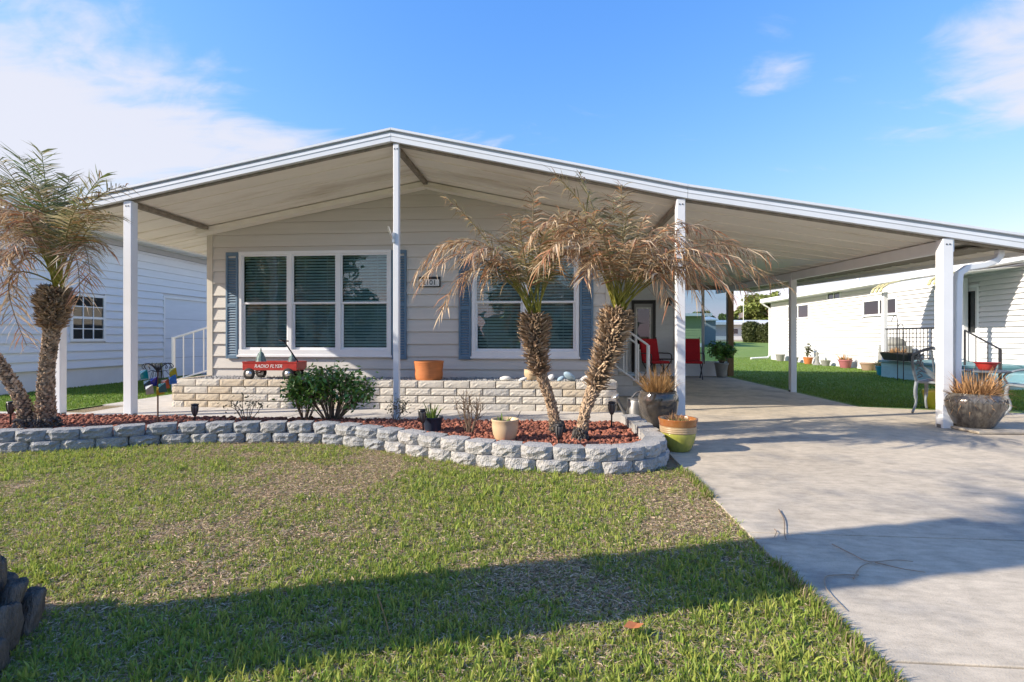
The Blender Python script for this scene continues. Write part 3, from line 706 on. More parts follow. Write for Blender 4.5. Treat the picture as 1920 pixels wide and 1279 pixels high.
# ================================================================== grass
def lawn(name, X, Y, n_green, rs, hmul=1.0, label=''):
    pass
def make_lawn():
    rs = np.random.RandomState(21); n = 560000
    d = 1.25+ (5.3-1.25)*rs.rand(n)**1.25; u = -1.12+rs.rand(n)*1.9
    X = d*(_F[0]+u*_r[0]); Y = d*(_F[1]+u*_r[1])
    wp = [(p.x, p.y+.02) for p, t in resample(wall_line, .1)]
    lp = [(-9, .2), (DX0+.01, .2), (DX0+.01, 4.3)]+[q for q in wp[::-1] if q[0] < .97 and q[1] < 5.3 and not (q[0] > .9 and q[1] > 4.4)]+[(-9, 4.3)]
    k = inpoly(X, Y, lp); X, Y, d = X[k], Y[k], d[k]
    a = vnoise(X, Y, 1.3, 1)*.74+vnoise(X, Y, 3.3, 2)*.34+vnoise(X, Y, 10, 3)*.24-.06      # 0..1.15
    a += .10*np.clip((d-2.6)/1.5, 0, 1)-.05*np.clip((X-.1)/1.0, 0, 1)
    # flat straw thatch everywhere, thinner under the green tufts
    n = len(X); k = rs.rand(n) < np.clip(1.15-.75*a, .3, 1); X1, Y1 = X[k], Y[k]; n = len(X1)
    yaw = rs.rand(n)*6.283; L = .014+.024*rs.rand(n); el = (rs.rand(n)**2)*.55-.05; w = .0009+.0011*rs.rand(n)
    d3 = np.stack([np.cos(yaw)*np.cos(el), np.sin(yaw)*np.cos(el), np.sin(el)], -1); sd_ = np.stack([-np.sin(yaw), np.cos(yaw), .5*rs.randn(n)], -1)
    P0 = np.stack([X1, Y1, -.008+.016*rs.rand(n)], -1); P1 = P0+d3*L[:, None]*.5; yb = yaw+rs.randn(n)*.5; P2 = P1+np.stack([np.cos(yb)*.9, np.sin(yb)*.9, np.sin(el)-.35], -1)*L[:, None]*.5
    Vb = np.stack([P0-sd_*w[:, None], P0+sd_*w[:, None], P1-sd_*w[:, None], P1+sd_*w[:, None], P2], 1).reshape(-1, 3)
    Fb = (np.array([[0,1,3],[0,3,2],[2,3,4]])[None]+(np.arange(n)*5)[:, None, None]).reshape(-1, 3)
    b = np.array([.66, .51, .345])*(.65+.6*rs.rand(n, 1)); b2 = np.array([.32, .20, .115]); q = (rs.rand(n, 1) < .35)*.75; b = b*(1-q)+b2*q
    gq = (rs.rand(n, 1) < .24); b = np.where(gq, np.array([.27, .32, .07])*(.6+.7*rs.rand(n, 1)), b); Cb = np.repeat(b, 5, axis=0)
    # green tufts: a few blades fanning from one crown
    m_ = len(X); k = rs.rand(m_) < np.clip((a-.50)/.17, .04, 1.0)*.102; X2, Y2, d2 = X[k], Y[k], d[k]; nt = len(X2); per = 9
    big = np.repeat((.55+1.0*rs.rand(nt)**1.5)*(1+.25*(a[k] > .85)), per); X3 = np.repeat(X2, per)+rs.randn(nt*per)*.006; Y3 = np.repeat(Y2, per)+rs.randn(nt*per)*.006; n = nt*per
    tone = np.repeat(rs.rand(nt), per)[:, None]; g = np.array([.20, .315, .050])*(.7+.6*rs.rand(n, 1)); yl = np.array([.46, .46, .11]); mv = np.clip(tone*.75+.4*rs.rand(n, 1)-.13, 0, .85); g = g*(1-mv)+yl*mv
    Vg, Fg, Cg = blades(np.stack([X3, Y3, np.full(n, -.008)], -1), big*(.016+.020*rs.rand(n)), big*(.0028+.0024*rs.rand(n)), rs, 1.75, cols=g, curl=.9)
    # runners creeping over the slab edge
    ne = 5200; Xe = DX0-.045+.055*rs.rand(ne); Ye = 1.2+3.15*rs.rand(ne); ke = vnoise(Xe*0, Ye, 3, 9) > .3; Xe, Ye = Xe[ke], Ye[ke]; ne = len(Xe)
    ge = np.array([.17, .23, .035])*(.6+.8*rs.rand(ne, 1)); ge = np.where(rs.rand(ne, 1) < .35, np.array([.42, .33, .2])*(.6+.6*rs.rand(ne, 1)), ge)
    Ve, Fe, Ce = blades(np.stack([Xe, Ye, np.full(ne, -.004)], -1), .03+.04*rs.rand(ne), .003+.003*rs.rand(ne), rs, 1.5, yaw=rs.randn(ne)*.9, cols=ge, curl=.7)
    Fb = np.concatenate([Fb, Fe+len(Vb)]); Vb = np.concatenate([Vb, Ve]); Cb = np.concatenate([Cb, Ce])
    me = npmesh('grass', np.concatenate([Vg, Vb]), np.concatenate([Fg, Fb+len(Vg)]), BLADE, np.concatenate([Cg, Cb]))
    tag(link('grass', me), 'patchy green and straw-brown lawn grass in the foreground', 'grass', kind='stuff')
make_lawn()
def make_back_grass():
    rs = np.random.RandomState(22); n = 110000
    d = 7.0+20*rs.rand(n)**1.6; u = .40+rs.rand(n)*.62; X = d*(_F[0]+u*_r[0]); Y = d*(_F[1]+u*_r[1])
    k = (X > 4.85) & (X < 10.5) & ((Y > 8.5) | (Y > 7.4+(9.5-X)*.16+.3)); X, Y = X[k], Y[k]
    m2 = 30000; X2 = -10.3+3.0*rs.rand(m2); Y2 = 6.85+7*rs.rand(m2); X = np.concatenate([X, X2]); Y = np.concatenate([Y, Y2]); n = len(X)
    g = np.array([.14, .245, .036])*(.65+.7*rs.rand(n, 1)); yl = np.array([.24, .27, .06]); mv = rs.rand(n, 1)**3*.8
    V, F, C = blades(np.stack([X, Y, np.zeros(n)-.005], -1), .03+.025*rs.rand(n), .008+.008*rs.rand(n), rs, 1.0, cols=g*(1-mv)+yl*mv)
    tag(link('turf_grass', npmesh('turf_grass', V, F, BLADE, C)), 'bright green mown turf blades beside and behind the houses', 'grass', kind='stuff')
make_back_grass()

# ================================================================== palms
CG, CY, CB, CT, CR = [np.array(c) for c in ((.095,.17,.04), (.48,.47,.085), (.39,.255,.145), (.60,.465,.315), (.39,.185,.10))]
def frond_mesh(P0, M, P2, dry, rs, lf=.25, nl=70, rw=.008):
    P0, M, P2 = [np.array(p, float) for p in (P0, M, P2)]
    C = 2*M-.5*(P0+P2); N = 14; t = np.linspace(0, 1, N)[:, None]
    cur = lambda t: (1-t)**2*P0+2*t*(1-t)*C+t**2*P2
    tan = lambda t: 2*(1-t)*(C-P0)+2*t*(P2-C)
    Vs, Fs, Cs = [], [], []; base = 0
    pts = cur(t); mb = MB(); mb.tube([tuple(p) for p in pts], [rw*(1-.8*q)+.0015 for q in t[:, 0]], 5)
    V = np.array(mb.v); F = []
    for f in mb.f:
        for i in range(1, len(f)-1): F.append((f[0], f[i], f[i+1]))
    tt = np.repeat(t[:, 0], 5)[:, None]
    gb = CY*(1-np.clip(tt*3, 0, 1))+CG*np.clip(tt*3, 0, 1); c = gb*(1-dry*np.clip(tt*2, 0, 1))+CB*.9*dry*np.clip(tt*2, 0, 1)
    Vs.append(V); Fs.append(np.array(F)); Cs.append(c); base = len(V)
    L = np.linalg.norm(P2-P0)
    up = np.array([0, 0, 1.0])
    for sgn in (-1, 1):
        n = nl; q = np.linspace(.27, .995, n)+(rs.rand(n)-.5)*.012; q = np.clip(q, .1, 1)[:, None]
        p = cur(q); T = tan(q); T /= np.linalg.norm(T, axis=1)[:, None]
        S = np.cross(T, up); S /= np.linalg.norm(S, axis=1)[:, None]+1e-6; U = np.cross(S, T)
        ln = lf*(.62+.50*np.sin(np.pi*np.clip(q*.80+.14, 0, 1)))*(.75+.5*rs.rand(n, 1))
        d = S*sgn*(.95-.3*q)+T*(.36+.30*q)+U*(.22-.1*dry)+rs.randn(n, 3)*(.06+.14*dry)
        d /= np.linalg.norm(d, axis=1)[:, None]
        dl = np.clip(dry+.5*(rs.rand(n, 1)-.45)+.35*(q-.5), 0, 1)
        g = np.array([0, 0, -1.0]); sag = .12+.80*dl*(.55+.45*rs.rand(n, 1))
        mid = p+d*ln*.5+g*ln*.25*sag; d2 = d*(1-.55*sag)+g*sag*.9; d2 /= np.linalg.norm(d2, axis=1)[:, None]
        tip = mid+d2*ln*.55+rs.randn(n, 3)*ln*.05
        w = np.cross(d, U); w /= np.linalg.norm(w, axis=1)[:, None]+1e-6
        w = w*.7+rs.randn(n, 3)*.35; wd = (.0078-.0022*dl)*(.8+.4*rs.rand(n, 1))
        V = np.stack([p-w*wd*.6, p+w*wd*.6, mid-w*wd, mid+w*wd, tip], 1).reshape(-1, 3)
        F = (np.array([[0,1,3],[0,3,2],[2,3,4]])[None]+(np.arange(n)*5)[:, None, None]).reshape(-1, 3)+base
        br = rs.rand(n, 1); bc = np.where(br < .38, CT, np.where(br < .72, CB, CR))*(.7+.6*rs.rand(n, 1)); gc = CG*(.7+.6*rs.rand(n, 1))
        c = gc*(1-dl)+bc*dl
        Vs.append(V); Fs.append(F); Cs.append(np.repeat(c, 5, axis=0)); base += len(V)
    return npmesh('frond', np.concatenate(Vs), np.concatenate(Fs), FROND, np.concatenate(Cs))
def spline(pts, k=6):
    pts = [Vector(p) for p in pts]; out = []
    P = [pts[0]*2-pts[1]]+pts+[pts[-1]*2-pts[-2]]
    for i in range(1, len(P)-2):
        for j in range(k):
            t = j/k; a, b, c, d = P[i-1:i+3]
            out.append(.5*((2*b)+(c-a)*t+(2*a-5*b+4*c-d)*t*t+(3*b-a-3*c+d)*t**3))
    return out+[pts[-1]]
def trunk(parent, pts, rad, shag0, rs, nb=420, rootball=.0, name='trunk', knob=BOOT, shag=BOOT, size=1.0):
    sp = spline(pts, 6); n = len(sp); rr = np.interp(np.linspace(0, len(rad)-1, n), range(len(rad)), rad)
    MB().tube(sp, [r*.86 for r in rr], 12).build(name, BARK, parent, smooth=True)
    for (lo, hi, cnt, mt, nm, ln, wd, out) in ((.0, shag0, int(nb*1.3), knob, 'leaf_scars', .020, .020, .7), (shag0, 1.0, int(nb*2.0), shag, 'leaf_bases', .056, .014, 1.15)):
        m = MB()
        for i in range(cnt):
            t = lo+(hi-lo)*(i+.5)/cnt; a = i*2.39996+rs.random()*.3; x = t*(n-1); k = min(int(x), n-2); p = sp[k].lerp(sp[k+1], x-k); r = rr[k]+(rr[k+1]-rr[k])*(x-k)
            T = (sp[k+1]-sp[k]).normalized(); u = T.orthogonal().normalized(); v = T.cross(u); o = u*math.cos(a)+v*math.sin(a); s = T.cross(o)
            l = ln*size*(.6+.8*rs.random()); w = wd*size*(.7+.6*rs.random())
            b = p+o*r*.80; od = out*(.6+.7*rs.random()); crl = rs.uniform(-.9, .9) if nm == 'leaf_bases' else 0.1
            dv = (T*(1-.6*od)+o*od+s*rs.uniform(-.5,.5)).normalized(); e = b+dv*l; e2 = e+(dv+o*crl-T*max(0, crl)).normalized()*l*.5; th = o*.008*size+T*(-.006*size)
            q = len(m.v)
            m.v += [tuple(b-s*w), tuple(b+s*w), tuple(b+th*2), tuple(e-s*w*.6), tuple(e+s*w*.6), tuple(e+th), tuple(e2)]
            m.f += [(q,q+3,q+5,q+2),(q+1,q+2,q+5,q+4),(q,q+1,q+4,q+3),(q+3,q+6,q+5),(q+4,q+5,q+6),(q+3,q+4,q+6)]
        tag(m.build(nm, mt, parent), kind='stuff')
    if rootball:
        m = MB(); b = Vector(pts[0])
        for i in range(240):
            a = rs.random()*6.283; h = rs.random(); r = rad[0]*(1.0+rootball*(1-h)); p = b+Vector((math.cos(a)*r, math.sin(a)*r, h*.16-.01)); e = p+Vector((math.cos(a)*.025, math.sin(a)*.025, -.035*rs.random()))
            m.tube([tuple(p), tuple(e)], [.012, .004], 4)
        tag(m.build('roots', ROOT, parent), kind='stuff')
def palm(label, Yc, trunk_px, rad, crown_px, fr, shag0, seed, nb=420, rootball=.6, base=None, knob=BOOT, lf=.25):
    rs = random.Random(seed); nr = np.random.RandomState(seed)
    pts = [PY(a, b, Yc+dy) for a, b, dy in trunk_px]
    if base is not None: pts[0] = Vector(base)
    t = thing('palm_tree', pts[0], label, 'palm', w=True)
    trunk(t, pts, rad, shag0, rs, nb, rootball, knob=knob)
    Yk = Yc+trunk_px[-1][2]
    for f in fr:
        tx, ty, dy, mx, my, dr = f
        if abs(dy) > .62: continue
        a = PY(crown_px[0]+rs.uniform(-11,11), crown_px[1]+rs.uniform(-4,10), Yk+rs.uniform(-.06,.06))
        tip = PY(tx, ty, Yk+dy); mid = PY(mx, my, Yk+dy*.55)
        me = frond_mesh(a, mid, tip, dr, nr, lf*rs.uniform(.9, 1.12), int(40+8*rs.random()))
        link('frond', me, t)
    return t
A_FR = [(838,372,-.1,915,455,.55), (776,520,-.25,880,455,.95), (785,537,-.5,885,478,1), (829,582,-.45,905,505,1), (857,585,-.65,925,515,1), (832,467,.3,915,462,.8),
  (925,572,-.75,952,495,1), (960,405,.15,975,490,.6), (1000,358,.25,998,470,.75), (1036,420,.2,1018,485,.7), (1100,410,.1,1040,455,.85), (1108,505,-.3,1060,475,.95), (1062,530,-.7,1035,500,1),
  (990,470,-.7,995,500,.85), (1010,500,-.95,1005,500,.9), (950,440,.6,975,495,.5), (1045,455,.6,1020,495,.5), (905,430,.5,955,480,.6), (975,415,-.4,985,495,.65), (1020,440,-.35,1008,500,.4), (935,490,-.85,970,505,.95), (1075,470,.5,1035,490,.8), (800,500,.1,895,460,.9), (1120,450,-.5,1055,460,.9), (905,545,-.2,945,490,1), (870,540,-.1,930,480,.95), (985,520,.8,985,515,.7), (1050,400,-.2,1025,480,.75), (880,480,-.6,940,480,1)]
B_FR = [(1461,529,-.2,1300,497,.92), (1450,483,.15,1290,468,.95), (1344,438,.3,1255,440,.95), (1165,348,.1,1165,460,.7), (1040,330,.0,1110,420,.45), (1087,325,.25,1125,430,.5),
  (985,462,-.3,1070,420,.95), (1010,500,-.55,1085,455,1), (1060,560,-.7,1110,500,1), (1255,570,-.5,1215,505,.95), (1315,572,-.45,1240,498,1), (1372,552,-.5,1260,488,1), (1405,545,-.1,1280,500,.95),
  (1210,405,.1,1185,470,.8), (1130,440,-.6,1145,490,.85), (1190,500,-.9,1175,500,.9), (1150,480,-.95,1155,510,.85), (1240,470,.6,1200,490,.8), (1280,450,-.3,1220,465,.95), (1120,390,.5,1140,460,.5), (1090,480,.4,1120,480,.85), (1225,430,.4,1192,480,.9), (1300,500,.5,1225,490,.9), (1175,400,-.35,1165,480,.6), (1345,495,-.55,1250,475,1), (1110,400,-.35,1135,475,.8), (1200,450,-.5,1180,490,.95), (1040,440,.3,1095,440,.8), (1420,505,-.45,1290,482,.95), (1400,470,.35,1275,460,.9), (1290,420,.0,1225,450,.9), (1070,400,-.15,1115,450,.7), (1150,370,.3,1155,460,.5), (1020,470,.2,1085,440,.9), (1320,540,.2,1240,500,.95), (1095,520,-.4,1125,490,1)]
palm('leaning pygmy palm with browned fronds nearer the planter pots, left of the pair', 5.35, [(1045,800,0),(1032,752,0),(1016,705,0),(1005,660,0),(1002,612,0),(1003,590,0)], [.052,.043,.05,.085,.145,.095], (1003,588), A_FR, .42, 3, base=(*PY(1045,800,5.35).xy, .07))
palm('pygmy palm leaning right, its dead fronds spread over the carport post', 5.0, [(1088,818,0),(1098,770,0),(1118,715,.02),(1140,655,.04),(1153,605,.05),(1160,580,.05)], [.047,.041,.068,.105,.145,.09], (1161,578), B_FR, .36, 4, base=(*PY(1088,818,5.0).xy, .07))
L_FR = [(35,292,.2,85,400,.15), (78,285,.1,92,400,.2), (192,330,.1,140,410,.25), (235,350,.2,155,400,.45), (218,405,-.1,165,430,.35), (170,525,-.35,150,455,.85), (150,560,-.5,135,470,.9), (205,470,.35,150,450,.7),
  (50,648,-.3,20,520,.95), (-30,480,-.2,50,440,.95), (-40,420,.1,40,410,.9), (-20,370,-.2,45,410,.8), (0,330,.3,55,400,.25), (60,440,-.8,80,460,.95), (120,420,-.8,110,460,.8), (100,380,.6,102,440,.3), (25,470,-.6,60,450,1), (150,380,-.5,125,440,.5), (30,560,.3,55,470,.9), (130,330,.5,115,420,.3), (70,350,-.4,90,430,.6), (-10,440,.5,50,440,.9), (165,440,-.65,135,455,.9), (40,400,-.5,70,440,.9), (10,400,-.3,55,420,.9), (-10,520,-.5,40,470,1), (20,440,-.8,65,450,1), (110,350,.2,105,430,.2), (60,310,.4,80,410,.2), (160,350,.3,125,420,.2), (0,300,.0,60,400,.3), (85,470,-.9,95,480,1), (130,500,-.75,120,475,.95), (60,400,-.2,80,430,.8), (15,380,.5,60,420,.6), (180,400,-.3,145,440,.6), (45,500,-.7,65,470,1)]
lp = palm('double-trunked palm with dark leaf scars at the left end of the bed', 5.15, [(88,795,0),(86,740,0),(88,690,0),(97,620,0),(100,570,0),(105,540,0)], [.115,.075,.062,.072,.135,.08], (107,535), L_FR, .62, 5, nb=620, rootball=.35, base=(*PY(84,797,5.15).xy, .06))
# its second, leaning stem
rs = random.Random(9)
trunk(lp, [Vector((*PY(52,797,5.1).xy, .06)), PY(44,760,5.1), PY(20,715,5.1), PY(-12,668,5.1), PY(-60,600,5.1), PY(-90,550,5.1), PY(-100,530,5.1)], [.095,.066,.058,.058,.065,.11,.07], .8, rs, 420, .35)
nr = np.random.RandomState(31)
for (tx, ty, dy, mx, my, dr) in ((8,340,.2,-50,430,.4), (25,420,-.1,-30,440,.7), (12,500,-.3,-40,460,.95), (-200,420,.1,-150,440,.6), (-220,520,-.2,-160,470,.9), (-90,330,.1,-95,430,.3), (-160,350,.3,-125,430,.5), (-40,380,-.5,-70,450,.5), (-130,450,-.7,-115,480,.9)):
    link('frond', frond_mesh(PY(-100,525,5.1), PY(mx, my, 5.1+dy*.55), PY(tx, ty, 5.1+dy), dr, nr), lp)

# tall date palm at the edge of the lawn, by the camera
fp_base = Vector((-2.20, 1.47, -.01))
fp = thing('date_palm', fp_base, 'thick grey palm trunk with stubby leaf bases at the bottom left corner', 'palm', w=True)
tp = [fp_base, fp_base+Vector((-.11,-.02,.6)), fp_base+Vector((-.38,-.10,1.4)), fp_base+Vector((-.66,-.18,2.3)), fp_base+Vector((-.82,-.25,3.1))]
sp = spline(tp, 8); MB().tube(sp, [.20+.11*max(0, 1-i/5) for i in range(len(sp))], 16).build('trunk', BARK, fp, smooth=True)
def boot_mesh(seed):
    m = MB(); k = 14; prof = [(-.06,.085,.05),(-.02,.09,.06),(.02,.084,.066),(.055,.074,.068),(.085,.064,.064),(.108,.058,.058),(.118,.046,.046),(.112,.02,.02)]
    for h, w, th in prof:
        for j in range(k):
            a = 2*math.pi*j/k; gr = 1+.16*mnoise.noise(Vector((math.cos(a)*3, math.sin(a)*3, seed*7.1+h*4)))+.10*mnoise.noise(Vector((math.cos(a)*9, math.sin(a)*9, seed*3.3+h*30)))
            m.v.append((math.cos(a)*w*gr, -h*.26-.02+math.sin(a)*th*.6*gr, h*.95+.02*mnoise.noise(Vector((math.cos(a)*4, math.sin(a)*4, seed*5.0)))))
    for i in range(len(prof)-1):
        for j in range(k): m.f.append((i*k+j, i*k+(j+1)%k, (i+1)*k+(j+1)%k, (i+1)*k+j))
    m.f.append(tuple(range(k-1,-1,-1))); m.f.append(tuple(range((len(prof)-1)*k, len(prof)*k)))
    return m.mesh('leaf_base', BOOTG, True)
bms = [boot_mesh(40+i) for i in range(5)]
rs = random.Random(12)
for i in range(330):
    h = .0+i*.0093; k = h/3.1*(len(sp)-1); k0 = min(int(k), len(sp)-2); p = sp[k0].lerp(sp[k0+1], k-k0); a = i*2.39996
    o = link('leaf_base', bms[i % 5], fp); rr_ = .215+.13*max(0, 1-h/.40); o.location = (p.x+math.cos(a)*rr_, p.y+math.sin(a)*rr_, p.z); o.rotation_euler = (rs.uniform(-.2,.12), rs.uniform(-.2,.2), a+math.pi/2); s = rs.uniform(.8,1.1); o.scale = (s, s, s*1.1)
nr = np.random.RandomState(8); top = sp[-1]
for i in range(26):
    a = i*2.39996; el = rs.uniform(.15, 1.25); L = rs.uniform(1.2, 1.7)
    hd = Vector((math.cos(a), math.sin(a), 0)); tip = top+hd*L*math.cos(el)*.9+Vector((0,0,L*math.sin(el)*.8-.05)); mid = top.lerp(tip, .5)+Vector((0,0,.22))
    # the crown leans away over the street, so nothing hangs before the lens
    if tip.y > 1.2 and tip.z < top.z+.75: tip.y = 1.2; mid.y = min(mid.y, 1.3)
    link('frond', frond_mesh(top, mid, tip, .2*rs.random(), nr, .34, 46, .014), fp)

# ================================================================== shrubs
def shrub(name, base, label, h, spread, nst, leafn, leafsz, mt, seed, cat='shrub', stem_r=.008, twigs=2, up=.4, leaf_from=.45, asp=.42):
    rs = random.Random(seed); nr = np.random.RandomState(seed); t = thing(name, base, label, cat)
    m = MB(); P = []
    for i in range(nst):
        a = rs.random()*6.283; r = spread*math.sqrt(rs.random()); hh = h*(.6+.45*rs.random())*(1-.25*(r/spread)**2)
        b = Vector((math.cos(a)*r*.15, math.sin(a)*r*.15, -.02)); e = Vector((math.cos(a)*r, math.sin(a)*r*.75, hh)); mid = b.lerp(e, .5)+Vector((rs.uniform(-.04,.04), rs.uniform(-.04,.04), .03))
        pt = spline([b, mid, e], 4); m.tube(pt, [stem_r*(1-.6*q/(len(pt)-1)) for q in range(len(pt))], 5)
        for q in range(leafn):
            u = leaf_from+(1-leaf_from)*rs.random()**.6; x = u*(len(pt)-1); k = min(int(x), len(pt)-2); p = pt[k].lerp(pt[k+1], x-k); w = .035+.085*(1-abs(u-.75))*min(1, spread*3)
            P.append((p.x+rs.gauss(0,w*.6), p.y+rs.gauss(0,w*.6), max(.01, p.z+rs.gauss(0,w*.5))))
        for q in range(twigs):
            u = .4+.5*rs.random(); k = int(u*(len(pt)-1)); p = pt[k]; e2 = p+Vector((rs.uniform(-1,1), rs.uniform(-1,1), rs.uniform(.3,1.2)))*h*.2; m.tube([p, e2], [stem_r*.5, stem_r*.25], 4)
            for z in range(max(0, leafn//8)): P.append(tuple(e2+Vector((rs.gauss(0,.02), rs.gauss(0,.02), rs.gauss(0,.02)))))
    m.build('stems', TWIG, t, smooth=True)
    if P:
        V, F = leafcloud(np.array(P), leafsz, nr, asp, up); tag(link('foliage', npmesh('foliage', V, F, mt), t), kind='stuff')
    return t
BZ = .10
shrub('leafy_shrub', G(622,797,BZ)+Vector((-.17,.38,0)), 'dense dark green shrub in the bed in front of the planter', .66, .50, 42, 36, .036, LEAF, 2, leaf_from=.42)
shrub('leafy_shrub', G(548,797,BZ)+Vector((0,.30,0)), 'open leggy shrub with bare stems left of the dense green one', .60, .26, 12, 60, .032, LEAF, 14, leaf_from=.55)
shrub('sparse_shrub', G(437,797,BZ)+Vector((0,.25,0)), 'nearly bare small shrub between the path lamp and the green shrubs', .33, .24, 8, 9, .022, LEAFD, 5, stem_r=.006, leaf_from=.75)
shrub('sparse_shrub', G(728,795,BZ)+Vector((0,.22,0)), 'small thin shrub with few grey-green leaves beside the centre post', .30, .14, 9, 16, .018, LEAFD, 6, stem_r=.004, leaf_from=.45)
shrub('bare_shrub', G(880,812,BZ), 'leafless twiggy shrub standing between the navy and beige pots', .50, .20, 18, 0, .01, LEAFD, 7, stem_r=.006, twigs=4)

# ================================================================== pots
def tuft(parent, n, h, spread, mt, seed, z0, w=.006, lean=.9, name='dry_stalks', droop=1.0):
    rs = np.random.RandomState(seed); r = spread*np.sqrt(rs.rand(n)); a = rs.rand(n)*6.283
    P = np.stack([r*np.cos(a)*.55, r*np.sin(a)*.55, np.full(n, z0)], -1)
    V, F, _ = blades(P, h*(.45+.7*rs.rand(n)), w*(.6+.8*rs.rand(n)), rs, lean, yaw=a+(rs.rand(n)-.5)*1.6, curl=1.0*droop)
    return tag(link(name, npmesh(name, V, F, mt), parent), kind='stuff')
def pot(name, loc, prof, label, mt, soil_z, soil_r, rz=0, group=None, bands=None, n=32):
    t = thing(name, loc, label, 'plant pot', rz, group)
    if bands is None: bands = [('body', prof, mt)]
    for nm, pr, m_ in bands: MB().lathe(pr, n).build(nm, m_, t, smooth=True, bevel=.003)
    MB().lathe([(soil_r, soil_z-.02), (soil_r*.7, soil_z), (.01, soil_z+.008)], n).build('soil', PSOIL, t, smooth=True)
    return t
def shell(pr, th=.018, inner=.75):   # outer profile plus an inner wall down to part of its height
    top_r, top_z = pr[-1]; return pr+[(top_r-th, top_z-.002), (top_r-th*1.4, top_z*inner)]
def Gp(px, py, z=0): return G(px, py, z)
bp = Gp(1238,806); bp.y += .12
t = pot('glazed_pot', bp, shell([(.13,0),(.17,.06),(.22,.20),(.238,.33),(.232,.40),(.215,.43),(.222,.45)]), 'large black glazed pot of dry grass at the end of the bed', GLZB, .41, .20)
tuft(t, 420, .36, .22, DRYG, 3, .40, .006, .95, 'dry_grass')
yp = Gp(1277,851); yp.y += .12
ybands = [('lower_bowl', [(.085,0),(.12,.02),(.15,.09),(.163,.15),(.167,.185)], GLZY), ('ring_band', [(.168,.186),(.172,.195),(.168,.204),(.173,.213),(.169,.222),(.174,.231),(.170,.240),(.175,.249)], GLZR), ('rim_band', shell([(.172,.25),(.176,.28),(.183,.305),(.186,.32)], .02, .86), GLZO)]
t = pot('glazed_pot', yp, None, 'lime and rust glazed pot on the driveway corner by the wall', GLZY, .285, .165, bands=ybands)
tuft(t, 160, .10, .16, DRYF, 4, .28, .005, 1.4, 'dry_stalks'); tuft(t, 40, .05, .15, GRNB, 5, .285, .008, 1.5, 'green_shoots')
zp = Gp(1853,812); zp.y += .22
t = pot('glazed_pot', zp, shell([(.155,0),(.20,.06),(.265,.18),(.305,.29),(.310,.345),(.295,.395),(.262,.425),(.268,.44)]), 'wide bronze glazed bowl pot with dead fern by the carport post', BRONZ, .40, .25)
tuft(t, 520, .37, .34, DRYF, 8, .38, .009, 1.35, 'dry_fern', 1.0); tuft(t, 420, .26, .36, DRYF, 18, .36, .010, 1.9, 'hanging_fern', 1.3)
m = MB()
for k in range(26):        # incised chevrons round the shoulder
    a = 2*math.pi*k/26; 
    for s in (-1, 1): m.tube([(math.cos(a)*.312, math.sin(a)*.312, .335), (math.cos(a+s*.12)*.304, math.sin(a+s*.12)*.304, .385)], .004, 4)
m.build('chevron_relief', BRONZ, t)
tag(MB().box(-.33,.33,-.2,.2,0,.028).build('paving_slab', CONC, loc=(zp.x+.1, zp.y-.16, .013), rot=.05, bevel=.006), 'thin concrete paver under the front of the bronze pot', 'paver')
qp = Gp(945,829,BZ); qp.y += .10; qp.z = BZ-.015
t = pot('ceramic_pot', qp, shell([(.075,0),(.095,.02),(.118,.08),(.128,.15),(.126,.19),(.134,.205),(.136,.222)]), 'cream pot with yellow-green shoots on the red rock', BEIGE, .195, .115)
tuft(t, 26, .09, .11, GRNB, 9, .19, .018, 1.7, 'shoots', 1.6)
np_ = Gp(808,812,BZ); np_.y += .08; np_.z = BZ-.015
t = pot('plastic_pot', np_, shell([(.075,0),(.082,.02),(.098,.12),(.108,.155),(.112,.16),(.112,.175)]), 'navy plastic pot holding a pale spiky aloe in the bed', NAVY, .15, .095)
tuft(t, 26, .20, .09, GRNB, 10, .14, .016, .8, 'aloe_leaves', .8)
tp_ = PY(804,714,7.74); tp_.z = .425
t = pot('terracotta_pot', tp_, shell([(.175,0),(.205,.02),(.218,.10),(.212,.16),(.222,.22),(.226,.27),(.232,.285),(.232,.305)]), 'big empty terracotta pot on the planter between the windows', TERRA, .26, .2)
cp = PY(998,712,7.85); cp.z = .425
t = pot('ceramic_pot', cp, shell([(.075,0),(.105,.03),(.125,.09),(.128,.14),(.122,.165),(.130,.18)]), 'small tan ceramic pot on the planter behind the left palm', BEIGE, .15, .115)

# painted stones along the planter edge
for i, (px, w, mt, lb) in enumerate(((948,.17,STONEW,'flat white stone, leftmost on the planter edge'), (980,.12,STONEW,'small white stone left of the tan ceramic pot'), (1032,.13,STONEW,'pale stone just right of the leaning palm trunk'), (1051,.13,STONEB,'pale blue stone between white ones on the planter'), (1068,.20,STONEB,'largest blue stone on the planter edge'), (1096,.13,STONEW,'white stone partly behind the right palm trunk'), (1128,.15,STONEW,'white stone at the right end of the planter edge'))):
    p = PY(px, 714, 7.6); V, F = rocks(np.array([[0,0,0]]), [w*.5], np.random.RandomState(60+i), .5, 3, .015)
    V[:, 1] *= .7; V[:, 2] -= V[:, 2].min()
    tag(link('painted_stone', npmesh('painted_stone', V, F, mt, smooth=True), loc=(p.x, p.y, .434)), lb, 'stone', 'painted stones on the planter')

